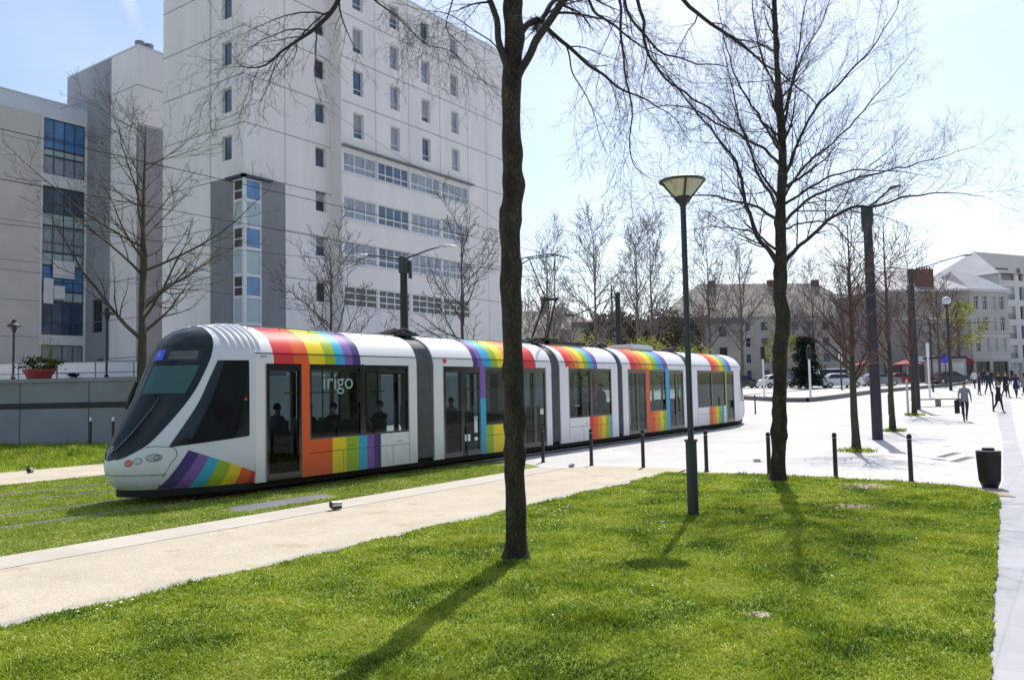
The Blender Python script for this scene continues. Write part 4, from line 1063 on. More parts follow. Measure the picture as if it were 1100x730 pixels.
for h in sh: window(t, O, U, N, h, .5, cols=3, split=(.78,), fm='window_frame_dark', pm='pane_dark', name='shop_window')
mb = MB(); B = -N; P = lambda u,d,z: O+U*u+B*d+Z_*z
for (u0,u1) in ((-.4,26.4),):
    a,b,c,d_ = P(u0,-.4,19.6),P(u1,-.4,19.6),P(u1,14.4,19.6),P(u0,14.4,19.6); r1,r2 = P(4,7,24.6),P(u1,7,24.6)
    mb.face([a,b,r2,r1]); mb.face([c,d_,r1,r2]); mb.face([b,c,r2]); mb.face([a,d_,c,b]); mb.face([d_,a,r1],1)  # left plane takes the paler zinc, its lit look held in the colour
mb.build('roof', [M['slate_dark'],M['zinc']], t)
mb = MB(); mb.obox(O,U,Z_,N,5.5,24,bz+2.95,bz+3.4,.01,.9); mb.build('awning', M['awning_red'], t)
# wide pale block between, zinc gable
O,U,N = facing(160, 55, 0); N = N if N.dot(fwd) < 0 else -N
t = thing('zinc_roofed_building', 'large building whose pale zinc roof rises behind the slate roofed building', 'building', tuple(O+Z_*bz))
block(t, O, U, N, 30, 14, bz, 18.6, [], M['stone_white']); hip(t, O+U*14, U, N, 20, 14, 18.6, 4.6, 8, M['zinc'])
mb = MB(); mb.obox(O,U,Z_,N,2,13.4,18.6,19.4,-12,-1); mb.build('roof', M['zinc'], t)
for k,(D_,l_,L_,h_,m_,r_) in enumerate(((165,-2,34,12,'stone','tan_roof'),(190,75,60,13,'stone_white','slate'),(175,-60,50,14,'stone','slate_dark'),(185,-14,30,16,'stone_dark','tan_roof'))):
    O,U,N = facing(D_, l_, 0); N = N if N.dot(fwd) < 0 else -N
    t = thing('town_building', ['distant stone building with a tan roof behind the beige building','distant white stone building with a slate roof behind the gabled apartment building','distant stone building hidden behind the tall white block','distant dark stone building behind the gabled house'][k], 'building', tuple(O+Z_*bz))
    hs = [(1.2+i*3,bz+1+j*3,2.3+i*3,bz+2.8+j*3) for i in range(int(L_/3)-1) for j in range(int((h_-bz)/3))]
    block(t, O, U, N, L_, 12, bz, h_, hs, M[m_])
    for h in hs: window(t, O, U, N, h, .2, split=(), pm='pane_dark')
    hip(t, O, U, N, L_, 12, h_, 4, 4, M[r_])

# ---- added behind the camera, out of view: asphalt and houses that darken reflections
sheet('road_asphalt', [(-120,-6),(160,-2.5),(200,-30),(-160,-40)], .012 if False else .010, G['asphalt'])  # added sheet, dims the ground mirrored in the tram windows
for i,(x0,w_,h_,m_) in enumerate(((-46,22,12,'stone_dark'),(-22,20,10,'stone'),(0,24,13,'brick_red'),(26,22,11,'stone_dark'),(50,24,12,'stone'))):
    t = thing('reflection_house', ['grey','pale stone','red brick','dark grey stone','light stone'][i]+' town house added out of view behind the viewpoint to darken reflections', 'house', (x0,-30,0))
    O = V3((x0,-30,0)); hs = [(1.2+a*2.8,1+b*3,2.5+a*2.8,2.9+b*3) for a in range(int(w_/2.8)-1) for b in range(int(h_/3))]
    block(t, O, X_, Y_, w_, 10, 0, h_, hs, M[m_])
    for h in hs: window(t, O, X_, Y_, h, .2, split=(), pm='pane_dark')
    hip(t, O, X_, Y_, w_, 10, h_, 4, 4, M['slate_dark'])
# ------------------------------------------------------------------ trees
def burl_trunk(pts, n=20, burl=.16, seed=0., sub=5):
    """dense trunk with swellings"""
    mb = MB(); P = []; Rr = []
    for (a, b) in zip(pts, pts[1:]):
        L = (V3(b[:3])-V3(a[:3])).length; k = max(2, int(L/.06))
        for i in range(k):
            t = i/k; P.append(V3(a[:3]).lerp(V3(b[:3]), t)); Rr.append(a[3]+(b[3]-a[3])*t)
    P.append(V3(pts[-1][:3])); Rr.append(pts[-1][3])
    # relax the centre line
    for _ in range(6): P = [P[0]]+[(P[i-1]+P[i]*2+P[i+1])/4 for i in range(1,len(P)-1)]+[P[-1]]; Rr = [Rr[0]]+[(Rr[i-1]+Rr[i]*2+Rr[i+1])/4 for i in range(1,len(Rr)-1)]+[Rr[-1]]
    rb = random.Random(int(seed*100)); H_ = P[-1].z
    bs = [(rb.uniform(.25, H_), rb.uniform(0, 2*pi), rb.uniform(.10,.24), rb.uniform(.5,1.25)) for _ in range(int(H_*5.5))]
    for i, p in enumerate(P):
        fl = 1+.55*max(0, 1-p.z/.26)**2
        for k in range(n):
            a = 2*pi*k/n; d = V3((cos(a), sin(a), 0))
            f = 0
            for (bz_, ba, bs_, am) in bs:
                dz_ = (p.z-bz_)/(bs_*.75)
                if abs(dz_) < 2.5:
                    da = (a-ba+pi) % (2*pi)-pi; f += burl*am*math.exp(-dz_*dz_)*math.exp(-(da/.75)**2)
            q = p+d*Rr[i]
            f += noise.noise(V3((d.x*1.1, d.y*1.1, p.z*3.1+seed)))*burl*.28 + noise.noise(V3((q.x*30, q.y*30, q.z*7+seed)))*burl*.16
            fl_ = 1+(fl-1)*(.7+.6*max(0,sin(a*2.5+seed)))
            mb.v.append(tuple(p+d*Rr[i]*(.97+f)*fl_))
        if i:
            o = (i-1)*n
            for k in range(n): j=(k+1)%n; mb.f.append((o+k,o+j,o+n+j,o+n+k)); mb.m.append(0)
    return mb
def rvec(r, s=1.): return V3((r.gauss(0,s), r.gauss(0,s), r.gauss(0,s)))
def sprout(mb, r, p, d, L, rad, lvl, P):
    """one branch and, below it, its side branches.  P: settings"""
    n = max(3, int(P['seg'][lvl])); pts = [p.copy()]; dirs = [d.copy()]; step = L/n
    for i in range(n):
        d = (d + rvec(r, P['wob'][lvl]) + Z_*P['up'][lvl]/n).normalized(); p = p+d*step; pts.append(p.copy()); dirs.append(d.copy())
    rads = [max(P['rmin'], rad*(1-.88*i/n)) for i in range(n+1)]
    mb.tube(pts, rads, P['sides'][lvl], cap=False)
    if lvl+1 < P['levels']: side_shoots(mb, r, pts, rads, L, lvl+1, P)
def side_shoots(mb, r, pts, rads, L, lvl, P, start=.15):
    cnt = int(L*(1-start)/P['cnt'][lvl])+1
    for c in range(cnt):
        t = start+(1-start)*(c+r.random()*.8)/cnt; t = min(t, .985)
        f = t*(len(pts)-1); i = int(f); f -= i
        p = pts[i].lerp(pts[i+1], f); d = (pts[i+1]-pts[i]).normalized()
        s = d.cross(Z_)
        if s.length < .05: s = V3((1,0,0))
        s.normalize(); s = Matrix.Rotation(r.uniform(0, 2*pi), 3, d) @ s if P.get('round', True) else s*(1 if c % 2 else -1)
        a = radians(r.uniform(*P['ang'][lvl]))
        nd_ = (d*cos(a)+s*sin(a)).normalized()
        rr = rads[i]*P['rr'][lvl]
        l = P['len'][lvl]*(1-.55*t)*r.uniform(.65,1.25)*(L if P.get('rel') else 1)
        sprout(mb, r, p, nd_, l, max(P['rmin'], rr), lvl, P)
def limb_pts(l):
    P = [V3(q[:3]) for q in l]; Rr = [q[3] for q in l]; out = []; ro = []
    n = len(P)
    for i in range(n-1):
        p0 = P[max(0,i-1)]; p1 = P[i]; p2 = P[i+1]; p3 = P[min(n-1,i+2)]
        for k in range(5):
            t = k/5; out.append(.5*((2*p1)+(p2-p0)*t+(2*p0-5*p1+4*p2-p3)*t*t+(-p0+3*p1-3*p2+p3)*t**3)); ro.append(Rr[i]+(Rr[i+1]-Rr[i])*t)
    out.append(P[-1]); ro.append(Rr[-1]); return out, ro
# D 9.42175083709939 16.236608272011598
T1 = [
  [(7.84,5.47,-0.04,0.160), (7.83,5.46,0.19,0.142), (7.79,5.43,1.11,0.130), (7.74,5.38,2.18,0.135), (7.69,5.37,2.94,0.130), (7.66,5.34,3.69,0.125), (7.65,5.28,4.33,0.125), (7.61,5.26,5.08,0.120), (7.60,5.23,5.57,0.135), (7.60,5.19,5.94,0.120), (7.58,5.17,6.48,0.110), (7.62,5.21,7.18,0.100), (7.68,5.19,8.22,0.085), (7.60,5.14,9.87,0.060), (7.44,4.83,11.64,0.030)],
  [(7.60,5.24,5.57,0.070), (7.43,5.25,5.96,0.050), (7.27,5.27,6.34,0.045), (6.88,5.25,6.86,0.040), (6.34,5.23,7.82,0.030), (5.90,5.21,9.03,0.015)],
  [(7.64,5.18,5.53,0.075), (7.61,5.03,5.77,0.060), (7.67,4.90,6.04,0.060), (7.71,4.64,6.29,0.055), (7.66,4.34,6.58,0.050), (7.68,3.89,7.28,0.040), (7.80,3.25,8.43,0.025), (7.80,2.80,9.42,0.010)],
  [(7.61,5.17,6.00,0.060), (7.94,5.20,6.31,0.050), (8.32,5.14,6.64,0.040), (9.03,5.06,7.64,0.030), (9.44,5.05,8.85,0.020)],
  [(7.62,5.15,6.07,0.055), (7.81,5.03,6.28,0.045), (8.00,4.95,6.22,0.035), (8.19,4.86,6.09,0.030), (8.43,4.70,5.87,0.026), (8.79,4.56,5.75,0.020), (9.04,4.38,5.60,0.015), (9.43,4.19,5.48,0.009), (9.94,4.02,5.19,0.005)],
  [(7.71,4.64,6.29,0.030), (8.12,4.37,6.73,0.028), (8.44,4.26,6.71,0.026), (8.72,4.23,6.44,0.022), (9.09,4.09,6.16,0.018), (9.51,3.84,6.05,0.012), (9.99,3.51,6.04,0.006)],
  [(7.66,4.34,6.58,0.030), (8.12,4.02,6.65,0.028), (8.44,3.96,6.23,0.026), (8.65,4.03,6.05,0.024), (8.94,3.99,5.76,0.020), (9.35,3.78,5.55,0.016), (9.77,3.54,5.35,0.013), (10.14,3.38,5.11,0.010), (10.38,3.26,4.78,0.005)],
  [(7.66,4.34,6.58,0.030), (7.51,3.87,6.47,0.025), (7.39,3.73,5.98,0.020), (7.35,3.68,5.46,0.016), (7.41,3.65,4.89,0.011), (7.45,3.65,4.34,0.007), (7.48,3.46,4.08,0.004)],
  [(7.68,3.89,7.28,0.035), (7.93,3.58,6.87,0.034), (8.25,3.36,6.25,0.030), (8.66,3.14,5.98,0.025), (8.94,2.93,5.78,0.020), (9.39,2.67,5.56,0.014), (9.85,2.38,5.27,0.006)],
  [(7.71,4.64,6.29,0.030), (7.60,4.27,6.31,0.024), (7.53,4.07,5.98,0.020), (7.57,3.85,5.75,0.016), (7.65,3.59,5.52,0.011), (7.68,3.39,5.39,0.006)],
  [(8.19,4.86,6.09,0.016), (8.25,4.81,5.78,0.012), (8.35,4.69,5.50,0.009), (8.52,4.65,5.19,0.006), (8.60,4.58,4.80,0.004)],
  [(7.62,5.21,7.18,0.050), (6.75,5.20,7.41,0.045), (6.07,5.52,7.09,0.040), (5.67,5.80,6.51,0.036), (5.52,5.90,5.92,0.032), (5.35,6.00,5.59,0.026), (5.19,6.08,5.40,0.020), (5.09,6.24,5.29,0.015), (4.90,6.35,5.12,0.010), (4.75,6.39,5.11,0.006), (4.69,6.46,5.20,0.003)],
  [(6.75,5.20,7.41,0.030), (6.72,5.98,7.15,0.025), (6.64,6.50,6.62,0.015), (6.98,6.38,6.38,0.011), (7.30,6.30,6.19,0.008), (7.61,6.05,6.05,0.006), (8.07,5.62,5.51,0.004)],
  [(7.60,5.24,5.57,0.020), (7.31,5.11,5.63,0.014), (7.04,5.14,5.79,0.010), (6.73,5.22,5.91,0.008), (6.38,5.37,5.95,0.005), (5.91,5.52,5.89,0.003)],
  [(7.61,5.22,7.18,0.030), (7.83,5.76,7.35,0.025), (7.96,6.31,7.09,0.014), (8.06,6.55,6.71,0.009), (8.29,6.43,6.44,0.006), (8.51,6.30,6.32,0.004)],
]
T2 = [
  [(16.44,5.08,-0.07,0.170), (16.43,5.05,0.35,0.150), (16.40,4.96,1.65,0.140), (16.37,4.91,2.57,0.145), (16.38,4.81,3.41,0.155), (16.31,4.87,3.68,0.140), (16.30,4.79,4.52,0.125), (16.26,4.77,5.35,0.105), (16.26,4.67,6.28,0.090), (16.20,4.67,7.20,0.070), (16.11,4.67,8.50,0.055), (16.04,4.64,9.61,0.045), (15.96,4.64,10.73,0.030), (15.93,4.55,12.02,0.012)],
  [(16.34,4.76,4.39,0.070), (16.47,4.54,4.68,0.050), (16.33,4.19,4.88,0.045), (16.19,3.66,5.18,0.038), (16.13,3.23,5.25,0.034), (16.03,2.84,5.23,0.028), (16.06,2.26,5.32,0.020), (16.06,1.75,5.26,0.012), (16.07,1.21,5.13,0.005)],
  [(16.30,4.73,5.16,0.050), (16.80,4.51,5.57,0.040), (17.32,4.24,5.90,0.034), (18.21,3.63,6.29,0.026), (19.18,2.91,6.61,0.018), (19.83,2.30,6.87,0.011), (20.63,1.65,7.16,0.004)],
  [(16.30,4.70,5.53,0.040), (16.20,4.30,5.70,0.032), (16.02,3.85,5.83,0.026), (16.01,3.32,5.93,0.018), (16.03,2.78,5.84,0.012), (16.08,2.03,5.61,0.004)],
  [(16.29,4.69,5.72,0.040), (16.83,4.57,6.19,0.034), (17.40,4.40,6.67,0.030), (17.94,4.12,7.04,0.026), (18.79,3.69,7.82,0.020), (19.37,3.31,8.49,0.014), (20.10,2.68,9.53,0.005)],
  [(16.28,4.67,6.05,0.040), (16.05,4.44,6.38,0.036), (15.84,4.18,6.70,0.032), (15.58,3.81,7.13,0.027), (15.45,3.26,7.53,0.021), (15.31,2.71,7.94,0.014), (15.21,2.27,8.58,0.007), (15.17,2.11,9.01,0.004)],
  [(16.25,4.66,6.55,0.040), (16.67,4.64,7.69,0.030), (17.16,4.53,8.81,0.022), (17.52,4.40,10.11,0.014), (17.88,4.27,11.46,0.006)],
  [(16.28,4.85,4.35,0.090), (16.16,4.99,4.65,0.060), (16.23,5.20,4.93,0.052), (16.38,5.45,5.62,0.046), (16.55,5.64,6.41,0.040), (16.56,5.92,7.00,0.034), (16.62,6.30,7.51,0.028), (16.51,6.90,8.43,0.018), (16.46,7.56,9.44,0.006)],
  [(16.25,4.81,5.20,0.045), (15.67,4.91,5.35,0.036), (15.22,5.03,5.41,0.030), (14.37,5.37,5.45,0.022), (13.69,5.65,5.41,0.014), (12.96,6.01,5.26,0.004)],
  [(16.25,4.78,5.43,0.050), (16.54,5.02,5.86,0.040), (16.70,5.27,6.26,0.035), (16.94,5.55,7.00,0.028), (17.12,5.76,7.57,0.022), (17.33,6.04,8.73,0.014), (17.46,6.26,9.79,0.006)],
  [(16.23,4.71,6.37,0.040), (15.65,4.82,6.50,0.034), (15.18,4.97,6.62,0.030), (14.32,5.30,6.83,0.022), (13.59,5.62,6.98,0.014), (12.91,5.93,6.82,0.007), (12.45,6.24,6.63,0.003)],
  [(16.21,4.72,6.65,0.040), (16.47,4.99,7.11,0.034), (16.69,5.31,7.70,0.028), (16.75,5.68,8.35,0.022), (16.88,5.94,9.25,0.015), (16.96,6.19,10.64,0.006)],
  [(16.24,4.88,4.65,0.040), (16.49,5.19,4.91,0.030), (16.62,5.50,5.14,0.024), (16.64,5.82,5.24,0.018), (16.68,6.28,5.37,0.012), (16.53,7.02,5.30,0.004)],
  [(16.33,4.71,5.05,0.030), (17.01,4.58,5.25,0.022), (17.80,4.31,5.38,0.018), (18.46,4.09,5.17,0.016), (19.02,3.85,4.74,0.014), (19.72,3.43,4.26,0.010), (20.31,2.97,3.89,0.005)],
  [(16.21,4.66,7.20,0.035), (15.78,4.35,7.58,0.028), (15.49,4.01,8.13,0.020), (15.29,3.54,8.64,0.013), (15.09,3.22,9.51,0.005)],
  [(16.15,4.67,7.76,0.030), (15.49,4.71,8.13,0.022), (14.97,4.70,8.67,0.016), (14.58,4.64,9.57,0.007)],
]

def fg_tree(name, label, limbs, seed, P, base):
    r = random.Random(seed); t = thing(name, label, 'tree', base)
    limbs = [[(q[0],q[1],q[2],q[3]*P.get('thin',1)*(1 if k_ == 0 else .86)) for q in l] for k_, l in enumerate(limbs)]
    burl_trunk(limbs[0], 24, P['burl']*1.5, seed*3.1).build('trunk', M['bark'], t, smooth=True)
    mb = MB()
    for k, l in enumerate(limbs):
        pts, rads = limb_pts(l); L = sum((b-a).length for a,b in zip(pts,pts[1:]))
        if k:
            # small irregularities so that limbs are not perfect curves
            pts = [q + V3((noise.noise(q*3), noise.noise(q*3+V3((9,0,0))), noise.noise(q*3+V3((0,9,0)))))*.05 for q in pts]
            mb.tube(pts, rads, 8, cap=False)
        side_shoots(mb, r, pts, rads, L, 1, P, P.get('ls',.12) if k else P['t0'])
    mb.build('branches', M['bark'] if P.get('barky') else M['twig'], t, smooth=True)
    return t
PF1 = dict(seg=[6,7,6,4], wob=[.1,.13,.16,.2], up=[0,-.75,-.7,-.3], sides=[6,5,3,3], levels=4, cnt=[0,.16,.10,.10], ang=[(0,0),(25,65),(30,65),(30,65)], rr=[1,.42,.5,.55], len=[0,1.05,.5,.24], rmin=.0014, burl=.17, t0=.9, ls=.38, thin=.88)
tree1 = fg_tree('bare_tree', 'nearest bare tree with a knobbly dark trunk rising out of the picture', T1, 3, PF1, (7.84,5.47,0))
PF2 = dict(seg=[6,7,6,4], wob=[.1,.10,.14,.18], up=[0,.30,.25,.15], sides=[6,5,3,3], levels=4, cnt=[0,.22,.14,.17], ang=[(0,0),(22,55),(25,55),(25,55)], rr=[1,.40,.5,.55], len=[0,1.75,.75,.36], rmin=.0020, burl=.18, t0=.55, thin=.93)
tree2 = fg_tree('bare_tree', 'bare tree with a burred trunk and wide spreading limbs at the end of the lawn', T2, 5, PF2, (16.44,5.07,0))
# crow's nest wedge of twigs in the fork of the nearest tree
mb = MB(); r = random.Random(2)
for k in range(70):
    c = V3((7.85,5.02,6.24))+rvec(r,.035); d = rvec(r,1).normalized()*.09; mb.tube([c-d,c+rvec(r,.015),c+d], .003, 3, cap=False)
mb.build('fork_twigs', M['twig'], tree1)
def bare_tree(name, label, H, seed, spread=1., th=.25, levels=4, dens=1., material='bark_far', rmin=.008, group=None, r0=None, up=.5, loc=(0,0,0), ang=(38,62), lean=0, trunkmat=None):
    r = random.Random(seed); t = thing(name, label, 'tree', loc, 0, group)
    pts = []; n = 12; p = V3((0,0,-.05)); r0 = r0 or H*.014
    for i in range(n+1):
        pts.append(p.copy()); p = p+V3((r.gauss(0,.012)*H/8+lean*.02, r.gauss(0,.012)*H/8, H/n))
    rads = [max(rmin, r0*(1.25 if i == 0 else 1)*(1-.93*i/n)) for i in range(n+1)]
    k = int(n*th)+2
    a = MB(); a.tube(pts[:k+1], rads[:k+1], 9); a.build('trunk', M[trunkmat or material], t, raw=True, smooth=True)
    mb = MB(); mb.tube(pts[k:], rads[k:], 6, cap=False)
    P = dict(seg=[6,7,6,5], wob=[.1,.09,.12,.15], up=[0,up,.35,.2], sides=[6,4,3,3], levels=levels, ang=[(0,0),ang,(28,55),(28,60)], rr=[1,.5,.5,.55], rmin=rmin,
             cnt=[0, H*.032/dens, H*.032/dens, H*.03/dens], len=[0, H*.42*spread, H*.15*spread, H*.06])
    side_shoots(mb, r, pts, rads, H, 1, P, th)
    mb.build('branches', M[material], t, raw=True)
    return t
# left tree on the verge in front of the retaining wall
bare_tree('bare_tree', 'bare olive-barked tree on the left in front of the retaining wall', 13.4, 21, 1.35, .30, 4, .95, 'bark_olive', .007, loc=(18.74,31.64,0), r0=.24, up=.34, ang=(42,74))
bare_tree('bare_tree', 'small bare tree behind the tram front, left of the twin-armed lamp mast', 8.6, 33, 1.25, .25, 4, .9, 'bark_far', .010, loc=(26.1,28.4,0), r0=.13, up=.4)
bare_tree('bare_tree', 'slender bare tree against the white block, right of the twin-armed lamp mast', 10.6, 35, .95, .25, 4, .9, 'bark_far', .011, loc=(32.7,25.9,0), r0=.15, up=.4)
# street trees on the plaza
st = [((24.68,5.36),6.6,41,'reddish bare street tree in a grass tuft just left of the tall dark mast','bark_red'),
      ((35.05,6.23),8.6,42,'reddish bare street tree in a grass tuft just right of the tall dark mast','bark_red'),
      ((47.2,7.3),8.2,43,'slim bare street tree beside the second dark mast, farther down the plaza','bark_red')]
for (x,y),h,s,lb,m_ in st:
    z = gz(x,y)
    bare_tree('street_tree', lb, h, s, .95, .28, 4, 1., m_, .007, 'street trees in grass tufts on the plaza', r0=.12 if x<40 else .13, loc=(x,y,z), up=.45, trunkmat='bark_olive')
    vs = grass('g', lambda a,b: (a-x)**2+(b-y)**2 < (.28+.25*noise.noise(V3((a*4,b*4,s))))*.8, 260, (x-.55,x+.55), (y-.55,y+.55), .05, .13, GM, 60, z+.01, s)
    vs.name = 'grass_tuft'; tag(vs, {41:'tuft of grass round the foot of the reddish street tree left of the tall mast',42:'tuft of grass round the foot of the street tree right of the tall mast',43:'tuft of grass round the foot of the slim far street tree'}[s], 'grass', kind='stuff')
# big bare trees in the square: three shapes, copied
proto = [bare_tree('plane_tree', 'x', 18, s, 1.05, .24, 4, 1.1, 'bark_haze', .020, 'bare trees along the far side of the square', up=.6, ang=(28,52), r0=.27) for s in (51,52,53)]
spots = [(96,4.3,17.5,'leftmost of the tall bare trees, just right of the near trunk'),(92,9.6,18.5,'tall bare tree above the gabled house right of the pantograph'),(100,17.3,19,'tall bare tree with a forked trunk left of the cone-topped lamp'),(97,23.5,17.5,'tall bare tree just right of the cone-topped lamp'),(105,29.6,17,'bare tree in front of the left end of the stone residence'),(112,41.5,15.5,'bare tree in front of the middle of the stone residence'),(80,-2.5,14,'bare tree hidden mostly by the near trunk beside the white block'),(86,13.4,16.5,'slim bare tree behind the short dark pole'),(118,48,16,'bare tree in front of the right end of the stone residence'),(104,34.8,15,'bare tree behind the burred trunk at the end of the lawn')]
for i, (D, lat, h, lb) in enumerate(spots):
    p = at(D, lat); k = h/18; z = gz(p.x,p.y)
    if i < 3:
        o = proto[i]; o.location = (p.x,p.y,z); o.scale = (k,)*3; o['label'] = lb; o.rotation_euler=(0,0,i*2.1)
    else: dup(proto[i%3], (p.x,p.y,z), i*1.37, lb, (k*.95,k*.95,k))
far = bare_tree('street_tree', 'reddish bare young tree before the slate roofed building, left of its brick chimney', 10, 61, .9, .25, 4, .9, 'bark_red', .022, 'young trees before the slate roofed building', up=.5)
sp2 = [(92,49.5,'reddish bare young tree before the slate roofed building, left of its brick chimney'),(88,36,'reddish bare young tree right of the dark evergreen'),(84,44,'reddish bare young tree between the two dark masts'),(96,42,'reddish bare young tree behind the row of parked cars')]
for i,(D,lat,lb) in enumerate(sp2):
    p = at(D,lat); z = gz(p.x,p.y)
    if i == 0: far.location = (p.x,p.y,z)
    else: dup(far, (p.x,p.y,z), i*1.9, lb, .8+.1*i)
# leafy crowns
def foliage(mb, r, c, rx, ry, rz, n, s, clump=.35, hollow=.3):
    cl = []
    for _ in range(max(6, int(n/45))):
        d = rvec(r,1).normalized()*(hollow+(1-hollow)*r.random()**.5); cl.append(V3((d.x*rx,d.y*ry,d.z*rz)))
    for _ in range(n):
        k = r.choice(cl); p = V3(c)+k+V3((r.gauss(0,rx*clump*.5),r.gauss(0,ry*clump*.5),r.gauss(0,rz*clump*.4)))
        a = rvec(r,1).normalized()*s*r.uniform(.5,1.3); b = a.orthogonal().normalized(); b = (Matrix.Rotation(r.uniform(0,6.28),3,a.normalized())@b)*s*r.uniform(.3,.7)
        mb.face([p-a,p+b,p+a,p-b])
def leafy_tree(name, label, loc, H, cr, m, seed, group=None, trunk=.3, n=2600, s=.14, cat='tree', rzf=.5, stems=0):
    r = random.Random(seed); t = thing(name, label, cat, loc, 0, group)
    mb = MB(); mb.tube([(0,0,0),(.05,.02,H*trunk),(.0,.06,H*.8)], [H*.02,H*.016,H*.004], 8)
    for k in range(8):
        a = r.uniform(0,6.28); h = H*r.uniform(trunk*.8,.7); mb.tube([(0,0,h),(cos(a)*cr*.5,sin(a)*cr*.5,h+H*.12),(cos(a)*cr*.85,sin(a)*cr*.85,h+H*.2)], [H*.007,H*.004,H*.002], 4, cap=False)
    mb.build('trunk', M['bark_far'], t, raw=True, smooth=True)
    mb = MB(); cz = H*(trunk+1)/2; foliage(mb, r, (0,0,cz), cr, cr, H*(1-trunk)/2, n, s); mb.build('crown', M[m], t, raw=True)
    return t
for i,(D,lat,H,cr,lb,n) in enumerate(((60,6.2,5.0,3.2,'low yellow-green shrub behind the third tram car',1700),(62,10.6,4.9,3.0,'low yellow-green shrub behind the fourth tram car',1700),(64,2.0,5.6,2.6,'sparse yellow-green shrub behind the pantograph',1100),(100,32.8,8.5,2.2,'young tree with fresh yellow-green leaves left of the evergreen',700),(103,56.5,10.2,2.8,'young tree with fresh lime leaves beside the globe lamp',900),(63,14.0,4.4,2.0,'low lime shrub behind the last tram car',1500))):
    p = at(D,lat); leafy_tree('leafy_shrub' if i in(0,1,2,5) else 'leafy_tree', lb, (p.x,p.y,gz(p.x,p.y)), H, cr, 'leaf_yellow', 70+i, None, .12 if i in (0,1,2,5) else .35, n, .11 if i in (0,1,2,5) else .2, 'shrub' if i in (0,1,2,5) else 'tree')
p = at(86,31.0); t = thing('evergreen_tree', 'dark dense cone-shaped evergreen standing beside the parked cars', 'tree', (p.x,p.y,gz(p.x,p.y)))
mb = MB(); mb.tube([(0,0,0),(0,0,3.5)],[.2,.05],8); mb.build('trunk', M['bark_far'], t, raw=True)
mb = MB(); r = random.Random(5)
for k in range(7): foliage(mb, r, (0,0,.8+k*.72), 1.75*(1-.09*k), 1.75*(1-.09*k), .7, 900, .13, .5, .1)
mb.build('crown', M['leaf_dark'], t, raw=True)
# dark ivy mass and evergreens behind the shrubs
for i,(D,lat,H,cr,lb) in enumerate(((108,13,11.5,4,'dark evergreen crown above the beige building, left of the short dark pole'),(110,18,11.2,4.2,'dark evergreen crown above the beige building, left of the cone-topped lamp'),(112,23,11.8,4,'dark evergreen crown right of the cone-topped lamp'))):
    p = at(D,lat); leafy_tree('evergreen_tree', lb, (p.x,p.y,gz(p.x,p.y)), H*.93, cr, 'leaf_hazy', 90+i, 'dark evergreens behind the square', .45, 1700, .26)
# brushy olive thicket behind the pantograph: many thin stems
for i,(D,lat,h) in enumerate(((72,1.2,8.5),(70,3.6,7.8),(74,5.6,7.2))):
    p = at(D,lat); bare_tree('bare_shrub', ['tangled olive shrub right beside the near trunk, behind the pantograph','tangled olive shrub under the pantograph arm','tangled olive shrub right of the pantograph'][i], h, 80+i, 1.1, .08, 4, 1.0, 'bark_haze', .014, 'tangled shrubs behind the pantograph', loc=(p.x,p.y,gz(p.x,p.y)), up=.8, ang=(25,55), r0=.07)
# ------------------------------------------------------------------ street furniture
bo = thing('bollard', 'x', 'bollard', (0,0,0), 0, 'black bollards across the end of the lawn')
mb = MB(); mb.lathe([(.062,0),(.062,.02),(.046,.03),(.043,.80),(.05,.80),(.05,.815),(.036,.825),(.036,.845),(.048,.855),(.05,.885),(.043,.915),(.025,.935),(.003,.94)], (0,0,0), 16)
mb.build('post', M['bollard'], bo, raw=True, smooth=True, angle=35)
mb = MB(); mb.lathe([(.044,.83),(.044,.842)], (0,0,0), 14, 0, False); mb.build('ring', M['steel'], bo, raw=True)
bl = [(17.79,2.87,'rightmost black bollard, nearest the bin'),(17.87,4.31,'black bollard just right of the burred tree at the end of the lawn'),(17.72,5.65,'black bollard hidden partly behind the left side of the burred tree'),(18.05,7.2,'black bollard just right of the cone-topped lamp post'),(18.07,8.81,'black bollard just left of the cone-topped lamp post, before the fourth tram car'),(18.17,10.30,'black bollard before the third tram car, a lump of stone at its foot'),(18.55,12.0,'leftmost black bollard, between the near trunk and the second tram car end')]
for i,(x,y,lb) in enumerate(bl):
    if i == 0: bo.location = (x,y,0); bo['label'] = lb
    else: dup(bo, (x,y,0), None, lb)
for i,(x,y,lb) in enumerate(((17.59,33.45,'white-topped black post by the retaining wall, the left of two'),(17.9,32.3,'white-topped black post by the retaining wall, the right of two'))):
    t = thing('bollard', lb, 'bollard', (x,y,0), 0, 'white-topped posts by the retaining wall')
    mb = MB(); mb.lathe([(.05,0),(.05,1.02)], (0,0,0), 12); mb.build('post', M['bollard'], t, raw=True)
    mb = MB(); mb.lathe([(.052,1.02),(.056,1.04),(.05,1.14),(.02,1.18)], (0,0,0), 12); mb.build('cap', M['sign_white'], t, raw=True)
# loose lumps
mb = MB(); mb.ball((0,0,.04), .07, 6, 0, .6); mb.ball((.1,.05,.03), .05, 5, 0, .7); mb.ball((-.11,-.02,.03),.06,5,0,.6)
o = mb.build('stone_lump', M['terrace'], raw=True); o.location = (17.75,10.62,.01); tag(o, 'small grey lump of broken stone at the foot of a bollard beside the path', 'stone')
